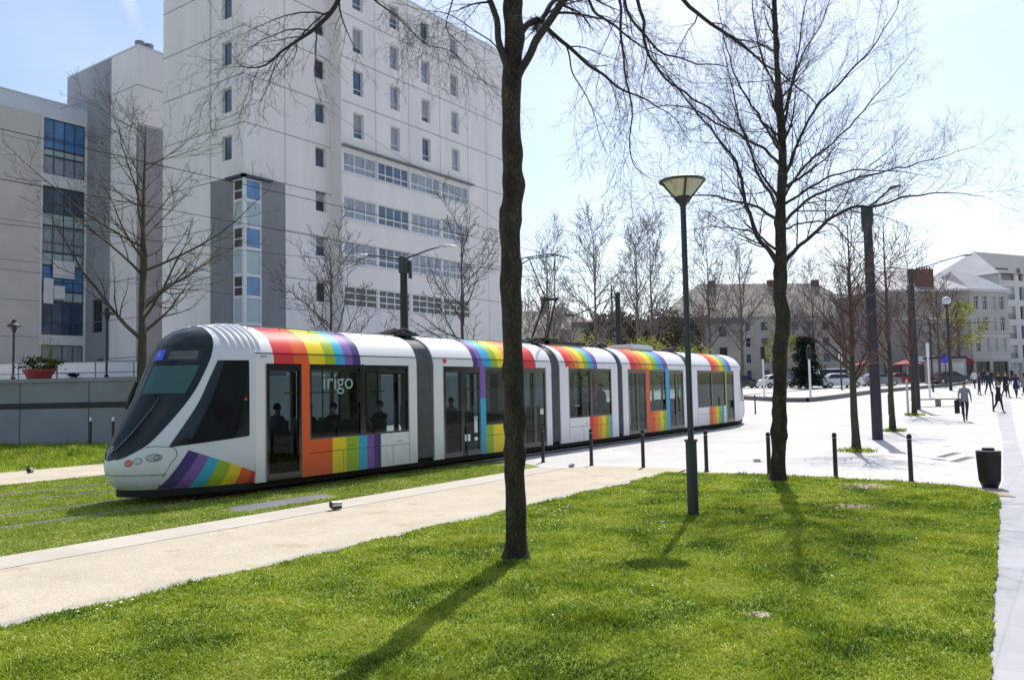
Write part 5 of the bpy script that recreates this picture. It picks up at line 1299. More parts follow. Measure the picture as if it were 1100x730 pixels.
# ground floodlight on the path kerb
t = thing('ground_spotlight', 'small silver and black spotlight lying low on the kerb of the sandy path', 'light', (9.6,10.35,.05), radians(-20))
mb = MB(); mb.box(-.10,-.05,0,.10,.07,.05); mb.build('base', M['black_matt'], t, raw=True)
mb = MB(); k = 14
mb.tube([(-.13,0,.10),(-.11,0,.10),(.10,0,.10)], [.07,.075,.06], 14); mb.build('housing', M['steel'], t, raw=True, smooth=True, angle=40)
mb = MB(); mb.tube([(-.145,0,.10),(-.125,0,.10)], [.075,.078], 14); mb.build('lens', M['black_matt'], t, raw=True)
t.scale = (.78,)*3
o2 = dup(t, (12.2,22.6,.02), radians(40), 'small black spotlight lying on the gravel strip at the left edge'); o2.location=(10.6,23.2,.02)
# cone-topped lamp
t = thing('street_lamp', 'tall thin grey lamp post with a cream inverted cone head, standing in the lawn', 'street lamp', (11.70,4.90,0))
mb = MB(); mb.lathe([(.10,0),(.10,.02),(.084,.03),(.084,1.14),(.10,1.145),(.10,1.175),(.05,1.18)], (0,0,0), 18); mb.build('sleeve', M['pole'], t, raw=True, smooth=True, angle=30)
mb = MB(); mb.lathe([(.046,1.16),(.043,4.75),(.05,4.76),(.05,4.80)], (0,0,0), 16); mb.build('pole', M['pole'], t, raw=True, smooth=True, angle=30)
mb = MB(); mb.lathe([(.05,4.74),(.075,4.80),(.13,4.88),(.13,4.885),(.11,4.885)], (0,0,0), 24); mb.build('hub', M['pole'], t, raw=True, smooth=True, angle=40)
mb = MB(); mb.lathe([(.12,4.88),(.31,5.115),(.02,5.12)], (0,0,0), 32, 0, False); mb.build('lamp_shade', M['lamp_diffuser'], t, raw=True, smooth=True, angle=30)
mb = MB(); mb.lathe([(.315,5.105),(.355,5.12),(.36,5.135),(.335,5.15),(.30,5.155),(.02,5.17)], (0,0,0), 32, 0, False); mb.build('rim', M['pole'], t, raw=True, smooth=True, angle=40)
for k in range(4):
    a = radians(33+90*k); mb = MB(); mb.tube([(.07*cos(a),.07*sin(a),4.79),(.135*cos(a),.135*sin(a),4.885),(.335*cos(a),.335*sin(a),5.13)], .016, 6); mb.build('rib', M['pole'], t, raw=True)
# bin
t = thing('litter_bin', 'round black metal litter bin at the corner of the lawn and the grey walk', 'bin', (17.3,1.48,0))
mb = MB(); mb.lathe([(.15,0),(.16,.03),(.17,.05),(.19,.09),(.20,.12),(.235,.62),(.235,.645)], (0,0,0), 26); mb.build('body', M['bin_body'], t, raw=True, smooth=True, angle=30)
mb = MB(); mb.lathe([(.242,.62),(.247,.64),(.247,.665),(.235,.68),(.13,.685),(.12,.665)], (0,0,0), 26, 0, False); mb.build('rim', M['bin_body'], t, raw=True, smooth=True, angle=40)
mb = MB(); mb.lathe([(.12,.68),(.12,.725),(.11,.735),(.02,.738)], (0,0,0), 22); mb.build('ashtray', M['black_matt'], t, raw=True)
mb = MB()
for k in range(30):
    a = 2*pi*k/30; mb.tube([(.205*cos(a),.205*sin(a),.13),(.238*cos(a),.238*sin(a),.61)], .006, 4)
mb.build('ribs', M['bollard'], t, raw=True)
t.scale = (.84,.84,1)
# masts
def mast(x, y, h, r, label, arms, rz=0, m='pillar_grey', group=None, band=False, boxes=True):
    z = gz(x,y); t = thing('lamp_mast', label, 'lamp mast', (x,y,z), rz, group)
    mb = MB(); mb.lathe([(r*1.06,0),(r*1.06,.04),(r,.05),(r*.98,h*.5),(r*.80,h-.35),(r*.80,h)], (0,0,0), 18); mb.build('pole', M[m], t, raw=True, smooth=True, angle=30)
    if boxes:
        mb = MB(); mb.lathe([(r*1.05,h-.55),(r*1.15,h-.5),(r*1.15,h+.02),(r*.9,h+.07)], (0,0,0), 12); mb.build('collar', M['pole'], t, raw=True)
        mb = MB(); mb.rbox(r*1.1,-.07,h-.75,r*1.1+.13,.07,h-.1,.03); mb.build('junction_box', M['pole'], t, raw=True)
    for (L, up, hd) in arms:
        s = 1 if L > 0 else -1
        mb = MB(); mb.tube([(0,0,h-.02),(L*.35,0,h+up*.30),(L*.7,0,h+up*.72),(L,0,h+up)], [.035,.032,.03,.028], 7); a = mb.build('arm', M['pole'], t, raw=True, smooth=True)
        mb = MB(); 
        prof = [(L-.05*s,.06,.05),(L+.18*s,.13,.075),(L+.42*s,.12,.06),(L+.58*s,.04,.02)]
        rings = []
        for (xx,w,hh) in prof: rings.append([(xx, w*cos(q*pi/5), h+up+(hh*sin(q*pi/5) if q <= 5 else hh*.45*sin(q*pi/5))) for q in range(10)])
        for i in range(len(rings)-1):
            for q in range(10): mb.face([rings[i][q],rings[i][(q+1)%10],rings[i+1][(q+1)%10],rings[i+1][q]])
        mb.face(rings[0]); mb.face(rings[-1]); mb.build('lamp_head', M['steel'] if hd else M['pole'], t, raw=True)
    return t
mast(29.96,5.81,7.95,.175,'tall thick dark grey lamp mast on the plaza between two reddish street trees', [(-1.6,.28,0)], radians(38))
mast(52.9,8.0,8.2,.17,'second tall dark lamp mast, farther down the plaza, with one long arm to the right', [(2.9,.75,0),(-.9,.18,0)], radians(-62))
mast(22.1,20.2,6.85,.16,'dark lamp mast with two curved arms standing behind the first tram car', [(1.35,.42,1),(-1.35,.12,1)], radians(-52), 'black_matt')
for (px,z1) in (((40.1,20.8),6.9),):
    x,y = px; t = thing('tram_mast', 'short dark bare mast behind the third and fourth tram cars', 'mast', (x,y,gz(x,y))); mb = MB(); mb.lathe([(.16,0),(.14,z1-.1),(.15,z1)], (0,0,0), 10); mb.build('pole', M['black_matt'], t, raw=True); mb = MB(); mb.lathe([(.17,z1-.02),(.17,z1+.05)], (0,0,0), 10); mb.build('cap', M['pole'], t, raw=True)
p = at(62, 7.7); z = gz(p.x,p.y)
t = thing('lamp_mast', 'thin lamp mast with a small side arm behind the short dark mast', 'lamp mast', (p.x,p.y,z)); mb = MB(); mb.lathe([(.09,0),(.06,9.0)], (0,0,0), 8); mb.build('pole', M['pole'], t, raw=True)
mb = MB(); a = rgt*-2.9; mb.tube([(0,0,8.0),(a.x*.5,a.y*.5,7.3),(a.x,a.y,6.7)], .05, 6); mb.tube([(a.x,a.y,6.7),(a.x*1.25,a.y*1.25,6.75)], [.1,.05], 6); mb.build('arm', M['pole'], t, raw=True)
# classical lanterns on the terrace
def lantern(x, y, z, h, lb):
    t = thing('lantern', lb, 'street lamp', (x,y,z), 0, 'dark lanterns on the terrace')
    mb = MB(); mb.lathe([(.11,0),(.11,.35),(.06,.42),(.05,h-.75),(.08,h-.72)], (0,0,0), 12); mb.build('pole', M['black_matt'], t, raw=True, smooth=True, angle=30)
    mb = MB(); mb.lathe([(.08,h-.72),(.20,h-.38)], (0,0,0), 12); mb.build('lamp_glass', M['pane_dark'], t, raw=True)
    mb = MB(); mb.lathe([(.36,h-.40),(.34,h-.34),(.14,h-.20),(.10,h-.1),(.10,h-.03),(.02,h)], (0,0,0), 16); mb.build('hood', M['black_matt'], t, raw=True, smooth=True, angle=30)
lantern(21.04,48.19,TZ,3.55,'dark hooded lantern at the left edge of the terrace beside the planter')
lantern(23.96,43.94,TZ,4.1,'dark hooded lantern on the terrace left of the bare olive-barked tree')
# railing
t = thing('terrace_railing', 'thin galvanised railing along the top of the retaining wall', 'railing', (17,38,TZ))
mb = MB(); a = V3((19.5,46.2,0)); b = V3((25.1,38.2,0)); L = (b-a).length; d = (b-a).normalized()
a -= d*9; b += d*2.5; L = (b-a).length
for z in (.45,1.02): mb.tube([a+Z_*(TZ+z),b+Z_*(TZ+z)], .028, 6)
k = 0
while k < L: q = a+d*k; mb.tube([q+Z_*TZ,q+Z_*(TZ+1.02)], .03, 6); k += 2.0
mb.build('rails', M['rail_metal'], t)
# parapet of the ramp behind the railing
t = thing('low_wall', 'pale low wall on the terrace behind the railing', 'wall', (24,44,TZ)); mb = MB(); o = a+V3((2.6,3.4,0)); n = V3((-d.y,d.x,0)); mb.obox(o,d,Z_,n,0,16,TZ,TZ+1.15,-.1,.1); mb.build('wall', M['concrete_b'], t)
mb = MB(); mb.obox(o,d,Z_,n,-.05,16.05,TZ+1.15,TZ+1.22,-.14,.14); mb.build('coping', M['concrete'], t)
# planter
t = thing('planter', 'round terracotta red planter bowl on the terrace', 'planter', (20.47,44.05,TZ))
mb = MB(); mb.lathe([(.42,0),(.50,.08),(.66,.45),(.74,.52),(.76,.62),(.72,.66),(.64,.60),(.2,.58)], (0,0,0), 26); mb.build('bowl', M['terracotta'], t, raw=True, smooth=True, angle=35)
t = thing('planter_bush', 'bushy green plant with tall yellow sprays growing in the red planter', 'plant', (20.47,44.05,TZ+.6))
mb = MB(); r = random.Random(8); foliage(mb, r, (0,0,.35), 1.0, .9, .42, 1100, .07); mb.build('foliage', M['leaf_mid'], t, raw=True)
mb = MB()
for k in range(40):
    x0 = r.gauss(.45,.25); y0 = r.gauss(0,.25); h = r.uniform(.8,1.9)
    for q in range(12): 
        z = .3+h*q/12; a_ = rvec(r,1).normalized()*.05; b_ = a_.orthogonal(); c = V3((x0+.1*q/12,y0,z)); mb.face([c-a_,c+b_*.5,c+a_,c-b_*.5])
mb.build('sprays', M['leaf_yellow'], t, raw=True)
for i,(x,y) in enumerate(((21.6,42.6),(18.9,46.6))):
    t = thing('low_plant', ['small dark plant at the right foot of the red planter','small dark plant left of the red planter at the edge of the picture'][i], 'plant', (x,y,TZ)); mb = MB(); foliage(mb, r, (0,0,.25), .5, .4, .2, 350, .06); mb.build('foliage', M['leaf_dark'], t, raw=True)
    mb = MB(); mb.lathe([(.25,0),(.3,.2)], (0,0,0), 12); mb.build('pot', M['black_matt'], t, raw=True)
# overhead wires
def wire(pts, r_, lb, sag=.0):
    A = V3(pts[0]); B = V3(pts[1]); mb = MB(); n = 24
    mb.tube([A.lerp(B, i/n)-Z_*(4*sag*(i/n)*(1-i/n)) for i in range(n+1)], r_, 5)
    o = mb.build('overhead_wire', M['wire'], origin=tuple(A)); return tag(o, lb, 'wire', 'overhead tram wires')
wire(((-25,14.6,6.50),(62,14.3,6.42)), .0075, 'lowest overhead contact wire above the tram, touching the pantograph', .0)
wire(((-25,17.9,6.50),(70,17.9,6.45)), .0075, 'overhead contact wire above the far track')
wire(((5.5,18.2,5.55),(22.1,20.2,6.5)), .006, 'thin pale cross wire running to the twin-armed lamp mast')
wire(((-4,20.0,5.1),(29.3,39.0,7.6)), .0075, 'thin cross wire running to the corner of the white block')
wire(((32.6,36.9,19.5),(40.1,20.8,6.8)), .009, 'long slanting stay wire coming down from the white block', .0)
wire(((52.9,8.0,8.4),(22.1,20.2,6.6)), .0075, 'thin wire strung between the second dark mast and the twin-armed mast', .2)
# signals and signs at the edge of the square
def post(D, lat, h, r_, lb, name, cat, m='sign_white', extra=None):
    p = at(D, lat); z = gz(p.x,p.y); t = thing(name, lb, cat, (p.x,p.y,z), YAW)
    mb = MB(); mb.lathe([(r_,0),(r_*.9,h)], (0,0,0), 10); mb.build('post', M[m], t, raw=True)
    if extra: extra(t, h)
    return t
def sig(t, h):
    mb = MB(); mb.rbox(-.12,-.16,h-1.1,.12,.16,h-.05,.05); b = mb.build('signal_head', M['black_matt'], t, raw=True)
    for k,m in enumerate(('red_lens','amber','leaf_mid')):
        mb = MB(); mb.lathe([(.09,0),(.09,.02)], (0,0,0), 12); o = mb.build('lens', M['pane_dark'], b, raw=True); o.rotation_euler=(0,-pi/2,0); o.location=(-.125,0,h-.25-k*.3)
def pan_(w, hh, m, dz=0):
    def f(t, h):
        mb = MB(); mb.rbox(-.03,-w/2,h-hh-dz,.03,w/2,h-dz,.02); mb.build('sign_panel', M[m], t, raw=True)
    return f
post(67, 20.6, 4.2, .07, 'white signal post right behind the end of the tram, left of the burred tree', 'traffic_signal', 'traffic signal', extra=sig)
post(64, 23.3, 4.1, .09, 'white signal post in front of the dark evergreen', 'traffic_signal', 'traffic signal', extra=sig)
post(80, 32.2, 3.9, .08, 'thin post with a narrow white plate beside the parked white van', 'road_sign', 'sign', 'pillar_grey', pan_(.35,1.2,'sign_white'))
post(84, 44.6, 3.3, .06, 'post with a small blue sign in front of the slate roofed building', 'road_sign', 'sign', 'pillar_grey', pan_(.9,.9,'sign_blue'))
post(60, 30.6, 4.0, .07, 'white post behind the second dark mast', 'signal_post', 'post', 'sign_white', pan_(.22,1.0,'sign_white'))
p = at(72, 38.6); z = gz(p.x,p.y); t = thing('globe_lamp', 'dark lamp post with a clear round globe in front of the slate roofed building', 'street lamp', (p.x,p.y,z))
mb = MB(); mb.lathe([(.14,0),(.10,.6),(.075,7.6)], (0,0,0), 12); mb.build('pole', M['black_matt'], t, raw=True)
mb = MB(); mb.ball((0,0,7.95), .36, 10); mb.build('globe', M['lamp_glass'], t, raw=True, smooth=True)
mb = MB(); mb.lathe([(.12,7.5),(.2,7.62),(.12,7.66)], (0,0,0), 12); mb.build('collar', M['black_matt'], t, raw=True)
p = at(70, 36.0); t = thing('lamp_mast', 'slim dark mast with a thin crossbar left of the globe lamp', 'lamp mast', (p.x,p.y,gz(p.x,p.y))); mb = MB(); mb.lathe([(.08,0),(.06,6.0)], (0,0,0), 8); mb.build('pole', M['black_matt'], t, raw=True)
mb = MB(); q = rgt*5.5; mb.tube([(-q.x*.3,-q.y*.3,5.75),(q.x,q.y,5.9)], .03, 5); mb.build('crossbar', M['black_matt'], t, raw=True)
for i,(D,lat) in enumerate(((47,13.9),(44,20.2),(43,23.6),(45,26.4))):
    p = at(D,lat); o = dup(bo, (p.x,p.y,gz(p.x,p.y)), None, ['far thin post right behind the end of the tram','far thin post just left of the walking man','far thin post just right of the walking man','far thin post in front of the walking crowd'][i], (.9,.9,1.15)); o['group'] = 'posts on the far part of the plaza'
# bench / low rail on the plaza near the second mast
p = at(50, 24.4); t = thing('bench', 'low pale backless bench beyond the second dark mast', 'bench', (p.x,p.y,gz(p.x,p.y)), atan2(rgt.y,rgt.x))
mb = MB(); mb.box(0,-.25,.40,3.2,.25,.47); mb.build('seat', M['stone_dark'], t, raw=True)
for x in (.2,1.5,2.8): mb = MB(); mb.box(x,-.2,0,x+.15,.2,.40); mb.build('leg', M['stone_dark'], t, raw=True)
# stake beside the slim tree
t = thing('tree_stake', 'pale wooden stake tied beside the slim far street tree', 'stake', (46.9,7.55,gz(46.9,7.55))); mb = MB(); mb.lathe([(.06,0),(.055,1.9)], (0,0,0), 8); mb.build('stake', M['sand_wood'] if 'sand_wood' in M else M['stone_white'], t, raw=True)
# kiosk with poster
p = at(98, 52); t = thing('poster_case', 'low kiosk with a pale poster panel before the slate roofed building', 'kiosk', (p.x,p.y,gz(p.x,p.y)), atan2(rgt.y,rgt.x))
mb = MB(); mb.box(-2.2,-.6,0,2.2,.6,3.0); mb.build('cabin', M['stone'], t, raw=True)
mb = MB(); mb.box(-1.9,-.66,.9,1.9,-.603,2.5); mb.build('panel', M['stone_white'], t, raw=True)
mb = MB(); mb.box(-2.3,-.75,3.0,2.3,.7,3.25); mb.build('roof', M['black_matt'], t, raw=True)
# parasols / awnings
for i,(D,lat) in enumerate(((102,49.4),(104,45))):
    p = at(D,lat); t = thing('parasol', ['dark red cafe parasol in front of the slate roofed building, nearer the brick chimney','dark red cafe parasol in front of the slate roofed building, left of the other'][i], 'parasol', (p.x,p.y,gz(p.x,p.y)), 0, 'red cafe parasols')
    mb = MB(); mb.lathe([(.04,0),(.03,2.9)], (0,0,0), 8); mb.build('pole', M['sign_white'], t, raw=True)
    mb = MB(); mb.lathe([(1.9,2.35),(1.85,2.5),(.06,3.1)], (0,0,0), 8); mb.build('canopy', M['awning_red'], t, raw=True)

# ------------------------------------------------------------------ cars
def car(name, label, loc, rz, paint, L=4.2, H=1.45, van=False, lowgroup='cars parked along the far road'):
    t = thing(name, label, 'car' if not van else 'van', loc, rz, lowgroup)
    W = .86
    if van: top = [(-L/2,.55),(-L/2+.05,1.0),(-L/2+.15,H-.1),(-L/2+.4,H),(L/2-1.7,H),(L/2-1.45,H-.08),(L/2-.75,1.05),(L/2-.15,.9),(L/2,.65)]
    else: top = [(-L/2,.5),(-L/2+.04,.85),(-L/2+.35,.98),(-L/2+.95,H-.08),(-L/2+1.5,H),(L/2-2.0,H-.02),(L/2-1.15,.98),(L/2-.2,.80),(L/2,.55)]
    bot = [(L/2,.3),(L/2-.2,.2),(L/2-.5,.2)]
    def arch(cx): return [(cx+.36*cos(radians(a)), .2+.40*sin(radians(a))) for a in range(0,181,20)]
    low = [(L/2-.02,.28)]+arch(L/2-.8)+arch(-L/2+.75)+[(-L/2+.03,.28)]
    prof = top+low
    mb = MB(); n = len(prof)
    def wy(z): return W-max(0,z-.85)*.28 - max(0,.45-z)*.1
    Lf = [(x,-wy(z),z) for x,z in prof]; Rt = [(x,wy(z),z) for x,z in prof]
    mb.v = Lf+Rt
    for i in range(n): j=(i+1)%n; mb.f.append((i,j,n+j,n+i)); mb.m.append(0)
    mb.f.append(tuple(range(n-1,-1,-1))); mb.m.append(0); mb.f.append(tuple(range(n,2*n))); mb.m.append(0)
    mb.build('body', paint, t, raw=True)
    mb = MB()
    for s in (-1,1):
        q = [(x,z) for x,z in top if z > .95]
        zb = 1.0 if not van else 1.1
        xs0, xs1 = q[0][0]+.12, q[-1][0]-.12
        side = [(xs0 + (.1 if van else .05),zb),(xs0+.45 if not van else xs0+.15,H-.16),(xs1-.55,H-.16),(xs1-.05,zb)]
        mb.face([(x,s*(wy(z)+.006),z) for x,z in side])
    mb.build('side_window', M['pane_dark'], t, raw=True)
    mb = MB(); a,b = (top[-3],top[-4]) if True else None
    def sl(p,q,off): return [(p[0]+off,-wy(p[1])+.12,p[1]+.03),(p[0]+off,wy(p[1])-.12,p[1]+.03),(q[0]+off,wy(q[1])-.12,q[1]-.02),(q[0]+off,-wy(q[1])+.12,q[1]-.02)]
    mb.face(sl(a,b,.02)); mb.build('windscreen', M['pane_dark'], t, raw=True)
    a,b = top[2],top[3]; mb = MB(); mb.face(sl(a,b,-.02)); mb.build('rear_window', M['pane_dark'], t, raw=True)
    for x in (L/2-.8,-L/2+.75):
        for s in (-1,1):
            mb = MB(); n = 18
            for (r_,o) in ((.30,0),(.31,.03),(.31,.17),(.28,.2),(.19,.2)):
                for k in range(n): mb.v.append((x+r_*cos(2*pi*k/n), s*(W-.19+o), .31+r_*sin(2*pi*k/n)))
            for i in range(4):
                for k in range(n): j=(k+1)%n; mb.f.append((i*n+k,i*n+j,(i+1)*n+j,(i+1)*n+k)); mb.m.append(0)
            mb.f.append(tuple(range(n))); mb.m.append(0)
            w = mb.build('wheel', M['black_matt'], t, raw=True)
            mb = MB(); mb.v = [(x+.19*cos(2*pi*k/n), s*(W+.012), .31+.19*sin(2*pi*k/n)) for k in range(n)]; mb.f=[tuple(range(n))]; mb.m=[0]; mb.build('rim', M['steel'], w, raw=True)
    for s in (-1,1):
        mb = MB(); mb.rbox(L/2-.12,s*.62-.14,.60,L/2-.02,s*.62+.14,.72,.03); mb.build('headlight', M['lamp_glass'], t, raw=True)
        mb = MB(); mb.rbox(-L/2-.01,s*.66-.1,.7,-L/2+.06,s*.66+.1,.88,.02); mb.build('tail_light', M['red_lens'], t, raw=True)
    return t
pw = M['white_paint']; pd = mat('car_dark_paint', (.03,.035,.045), .25, .05, coat=.6); pg = mat('car_grey_paint', (.25,.26,.28), .3, .05, coat=.6)
pr_ = mat('car_red_paint', (.3,.02,.02), .3, .05, coat=.6)
ra = atan2(rgt.y, rgt.x)
for nm,lb,D,lat,rot,pt,L,H,vn in (
 ('parked_car','dark parked car just right of the end of the tram',93,26.2,5,pd,4.3,1.5,False),
 ('parked_car','white parked car just left of the burred tree',90,29.2,8,pw,4.1,1.5,False),
 ('parked_car','dark parked car hidden behind the burred tree',88,32.6,4,pd,4.2,1.5,False),
 ('parked_van','white parked car right of the dark evergreen',87,35.0,-4,pw,4.3,1.55,False),
 ('parked_van','white van behind the white car right of the dark evergreen',96,38.0,2,pw,4.9,2.1,True),
 ('parked_car','grey parked car between the reddish street tree and the tall mast',90,40.4,0,pg,4.2,1.45,False),
 ('parked_car','dark red parked car beyond the second dark mast',100,47.6,6,pr_,4.0,1.45,False),
 ('parked_car','black parked car in front of the kiosk',95,51.0,0,pd,4.3,1.45,False),
 ('parked_car','grey parked car beyond the fifth tram car',100,22.0,8,pg,4.2,1.45,False),
 ('parked_van','dark van near the shop fronts at the right',112,60.0,0,pd,5.0,2.2,True)):
    p = at(D,lat); car(nm, lb, (p.x,p.y,gz(p.x,p.y)+.02), ra+radians(rot), pt, L, H, vn)

# ------------------------------------------------------------------ people
skin = mat('skin', (.45,.27,.19), .6, .08); hair = mat('hair_dark', (.02,.014,.01), .6, .2)
def cloth(n, c, c2=None, sc_=8): return mat(n, c, .85, .15, sc_, c2=c2, bump=.3, bscale=40)
def person(label, loc, rz, pose, topm, legm, h=1.75, bag=None, group=None, longhair=False, coat=False, sit=False):
    """one continuous skinned body; clothes, hair and shoes are its children"""
    k = h/1.75
    J = dict(pel=(0,0,.95), sp=(0,0,1.15), ch=(0,0,1.36), nk=(0,0,1.49), hd=(.02,0,1.60), ht=(.015,0,1.70))
    a1, a2, k1, k2, sw1, sw2 = pose    # thigh angles, knee bends, arm swings
    verts = []; edges = []; rad = []
    def add(p, r, par):
        verts.append(V3(p)*k); rad.append(r if isinstance(r, tuple) else (r,r)); i = len(verts)-1
        if par is not None: edges.append((par,i))
        return i
    zoff = 0
    if sit: hipz = .52
    pe = add((0,0,.95), (.125,.15), None); sp = add((0,0,1.14), (.10,.13), pe); ch = add((.0,0,1.34), (.115,.165), sp); nk = add((0,0,1.485), .052, ch); hd = add((.015,0,1.58), (.075,.065), nk); ht = add((.02,0,1.69), (.085,.07), hd)
    feet = []
    legs = []
    for s, th, kn in ((-1,a1,k1),(1,a2,k2)):
        hp = (0, s*.09, .90); t = radians(th); kx = hp[0]+.43*sin(t); kz_ = hp[2]-.43*cos(t)
        u = radians(th-kn); ax_ = kx+.42*sin(u); az = kz_-.42*cos(u)
        i = add(hp, .095, pe); i2 = add((kx*.5,s*.092,(hp[2]+kz_)/2), .078, i); i3 = add((kx,s*.09,kz_), .056, i2); i4 = add(((kx+ax_)/2-.01,s*.088,(kz_+az)/2), .052, i3); i5 = add((ax_,s*.085,az), .036, i4)
        fa = u*.4; fx, fz = ax_+.13*cos(fa), az-.045+.13*sin(fa)
        i6 = add((ax_+.02,s*.085,az-.05), .04, i5); i7 = add((ax_+.15*cos(fa),s*.09,az-.06+.1*sin(fa)*.5), .03, i6)
        legs.append((kx,kz_,ax_,az)); feet.append(az-.09)
    for s, sw in ((-1,sw1),(1,sw2)):
        t = radians(sw); shp = (0,s*.17,1.41); i = add(shp, .058, ch); ex = .29*sin(t); ez = 1.41-.29*cos(t)
        i2 = add((ex*.6,s*.21,1.41-(1.41-ez)*.6), .046, i); i3 = add((ex,s*.225,ez), .038, i2); f = t+radians(22)
        wx = ex+.25*sin(f); wz = ez-.25*cos(f); i4 = add(((ex+wx)/2,s*.225,(ez+wz)/2), .034, i3); i5 = add((wx,s*.22,wz), .025, i4)
        hx, hz = wx+.06*sin(f), wz-.06*cos(f); i6 = add((hx,s*.215,hz), (.033,.02), i5)
        for q in range(4): 
            f1 = add((hx+.035*sin(f)+(q-1.5)*.017,s*.214,hz-.035*cos(f)), .009, i6); add((hx+(.07-.006*abs(q-1.3))*sin(f)+(q-1.5)*.019,s*.205,hz-(.07-.006*abs(q-1.3))*cos(f)), .0075, f1)
        th_ = add((hx+.04,s*.20,hz+.005), .010, i6); add((hx+.055,s*.195,hz-.03), .008, th_)
    me = bpy.data.meshes.new('person'); me.from_pydata([tuple(v) for v in verts], edges, [])
    o = bpy.data.objects.new('person', me); col.objects.link(o)
    md = o.modifiers.new('s','SKIN'); md.use_smooth_shade = True
    for i, sv in enumerate(me.skin_vertices[0].data): sv.radius = (rad[i][0]*k, rad[i][1]*k); sv.use_root = (i == 0)
    ss_ = o.modifiers.new('d','SUBSURF'); ss_.levels = 1; ss_.render_levels = 1
    dg = bpy.context.evaluated_depsgraph_get(); ev = o.evaluated_get(dg); m2 = bpy.data.meshes.new_from_object(ev)
    bpy.data.objects.remove(o)
    zmin = min(v.co.z for v in m2.vertices)
    zs = -zmin if not sit else -.0
    m2.materials.clear()
    for mm in (skin, topm, legm, M['black_matt']): m2.materials.append(mm)
    hipz = .93*k
    foot = [l[2]*k for l in legs]
    for p in m2.polygons:
        c = p.center; mi = 0
        r_ = sqrt(c.y*c.y)/k
        if c.z < .86*k and r_ < .19 and min(abs(c.x/k-(l[0] if c.z/k > l[1] else l[2])) for l in legs) < .5: mi = 2
        if c.z < (min(l[3] for l in legs)+.03)*k: mi = 3
        elif c.z < .98*k and mi == 2: mi = 2
        elif c.z < 1.47*k and c.z >= .86*k: mi = 1
        elif c.z < .86*k and r_ >= .19: mi = 0
        # arms: sleeves end above the hand
        if r_ >= .17 and c.z < 1.41*k:
            mi = 1 if c.z > .92*k else 0
        p.material_index = mi
    m2.polygons.foreach_set('use_smooth', [True]*len(m2.polygons))
    body = bpy.data.objects.new('person', m2); col.objects.link(body)
    body.location = (loc[0],loc[1],loc[2]+zs); body.rotation_euler = (0,0,rz)
    tag(body, label, 'person', group)
    def child(mb, n, m): 
        c = mb.build(n, m, None, raw=True, smooth=True); c.parent = body; return c
    mb = MB(); n = 14; c = V3((.005,0,1.66))*k
    for i in range(9):
        ph = pi*i/12
        for q in range(n): a = 2*pi*q/n; mb.v.append((c.x-.012+.102*k*sin(ph)*cos(a), .086*k*sin(ph)*sin(a), c.z+.105*k*cos(ph)))
    for i in range(8):
        for q in range(n):
            a = 2*pi*(q+.5)/n
            if i > 4 and cos(a) > .35: continue
            j=(q+1)%n; mb.f.append((i*n+q,i*n+j,(i+1)*n+j,(i+1)*n+q)); mb.m.append(0)
    if longhair:
        mb.tube([(c.x-.05,0,c.z+.02),(c.x-.10,0,c.z-.10),(c.x-.10,0,c.z-.26)], [.075*k,.07*k,.035*k], 8)
    child(mb, 'hair', hair)
    mb = MB(); mb.tube([(.085*k,0,1.665*k),(.115*k,0,1.635*k),(.09*k,0,1.625*k)], [.008,.014,.006], 6); child(mb, 'nose', skin)
    mb = MB()
    for s in (-1,1): mb.ball((.082*k,s*.03*k,1.672*k), .011*k, 5)
    child(mb, 'eyes', M['black_matt'])
    mb = MB()
    for s in (-1,1): mb.ball((.0,s*.083*k,1.655*k), .02*k, 5, 0, 1.4)
    child(mb, 'ears', skin)
    if coat:
        mb = MB(); n = 16; prof = [(1.0,.145,.175),(.9,.155,.19),(.75,.165,.2),(.62,.17,.205)]
        for z,rx,ry in prof:
            for q in range(n): a = 2*pi*q/n; mb.v.append((rx*cos(a)*k, ry*sin(a)*k, z*k))
        for i in range(3):
            for q in range(n): j=(q+1)%n; mb.f.append((i*n+q,i*n+j,(i+1)*n+j,(i+1)*n+q)); mb.m.append(0)
        child(mb, 'coat_hem', topm)
    return body
walk = (15,-13,4,16,-14,16); walk2 = (-12,14,18,4,15,-13); stand = (4,-4,2,4,-5,8)
bl_ = cloth('jacket_black', (.015,.015,.018)); gy = cloth('shirt_grey_check', (.10,.12,.13), (.32,.35,.36), 30); jn = cloth('jeans_dark', (.02,.025,.04)); nv = cloth('coat_navy', (.02,.03,.07)); tn = cloth('coat_tan', (.25,.16,.09)); wh = cloth('shirt_white', (.6,.6,.58)); rd_ = cloth('coat_red', (.3,.03,.03))
x,y = 42.85,4.5
person('man in a grey checked shirt walking across the plaza carrying a black jacket', (x,y,gz(x,y)), YAW+pi-.35, walk, gy, jn, 1.82)
# the jacket he carries
t = MB(); t.rbox(-.13,-.05,.0,.13,.05,.62,.05); 
o = t.build('held_jacket', bl_, raw=True, smooth=True, angle=40); p = V3((x,y,0))-rgt*.36; o.location=(p.x,p.y,gz(x,y)+.38); o.rotation_euler=(.06,.08,YAW+.3); tag(o, 'black jacket hanging from the hand of the man in the grey checked shirt', 'jacket')
p = at(43.7, 25.95); person('woman in black with a white scarf walking, right of the man in the checked shirt', (p.x,p.y,gz(p.x,p.y)), YAW+pi+.5, walk2, bl_, bl_, 1.68, longhair=True, coat=True)
m_ = MB(); m_.tube([(.12*cos(2*pi*k/14),.12*sin(2*pi*k/14),0) for k in range(15)], .045, 8); o = m_.build('scarf', M['sign_white'], raw=True, smooth=True); o.location=(p.x,p.y,gz(p.x,p.y)+1.40); tag(o, 'white scarf round the neck of the woman walking in black', 'scarf')
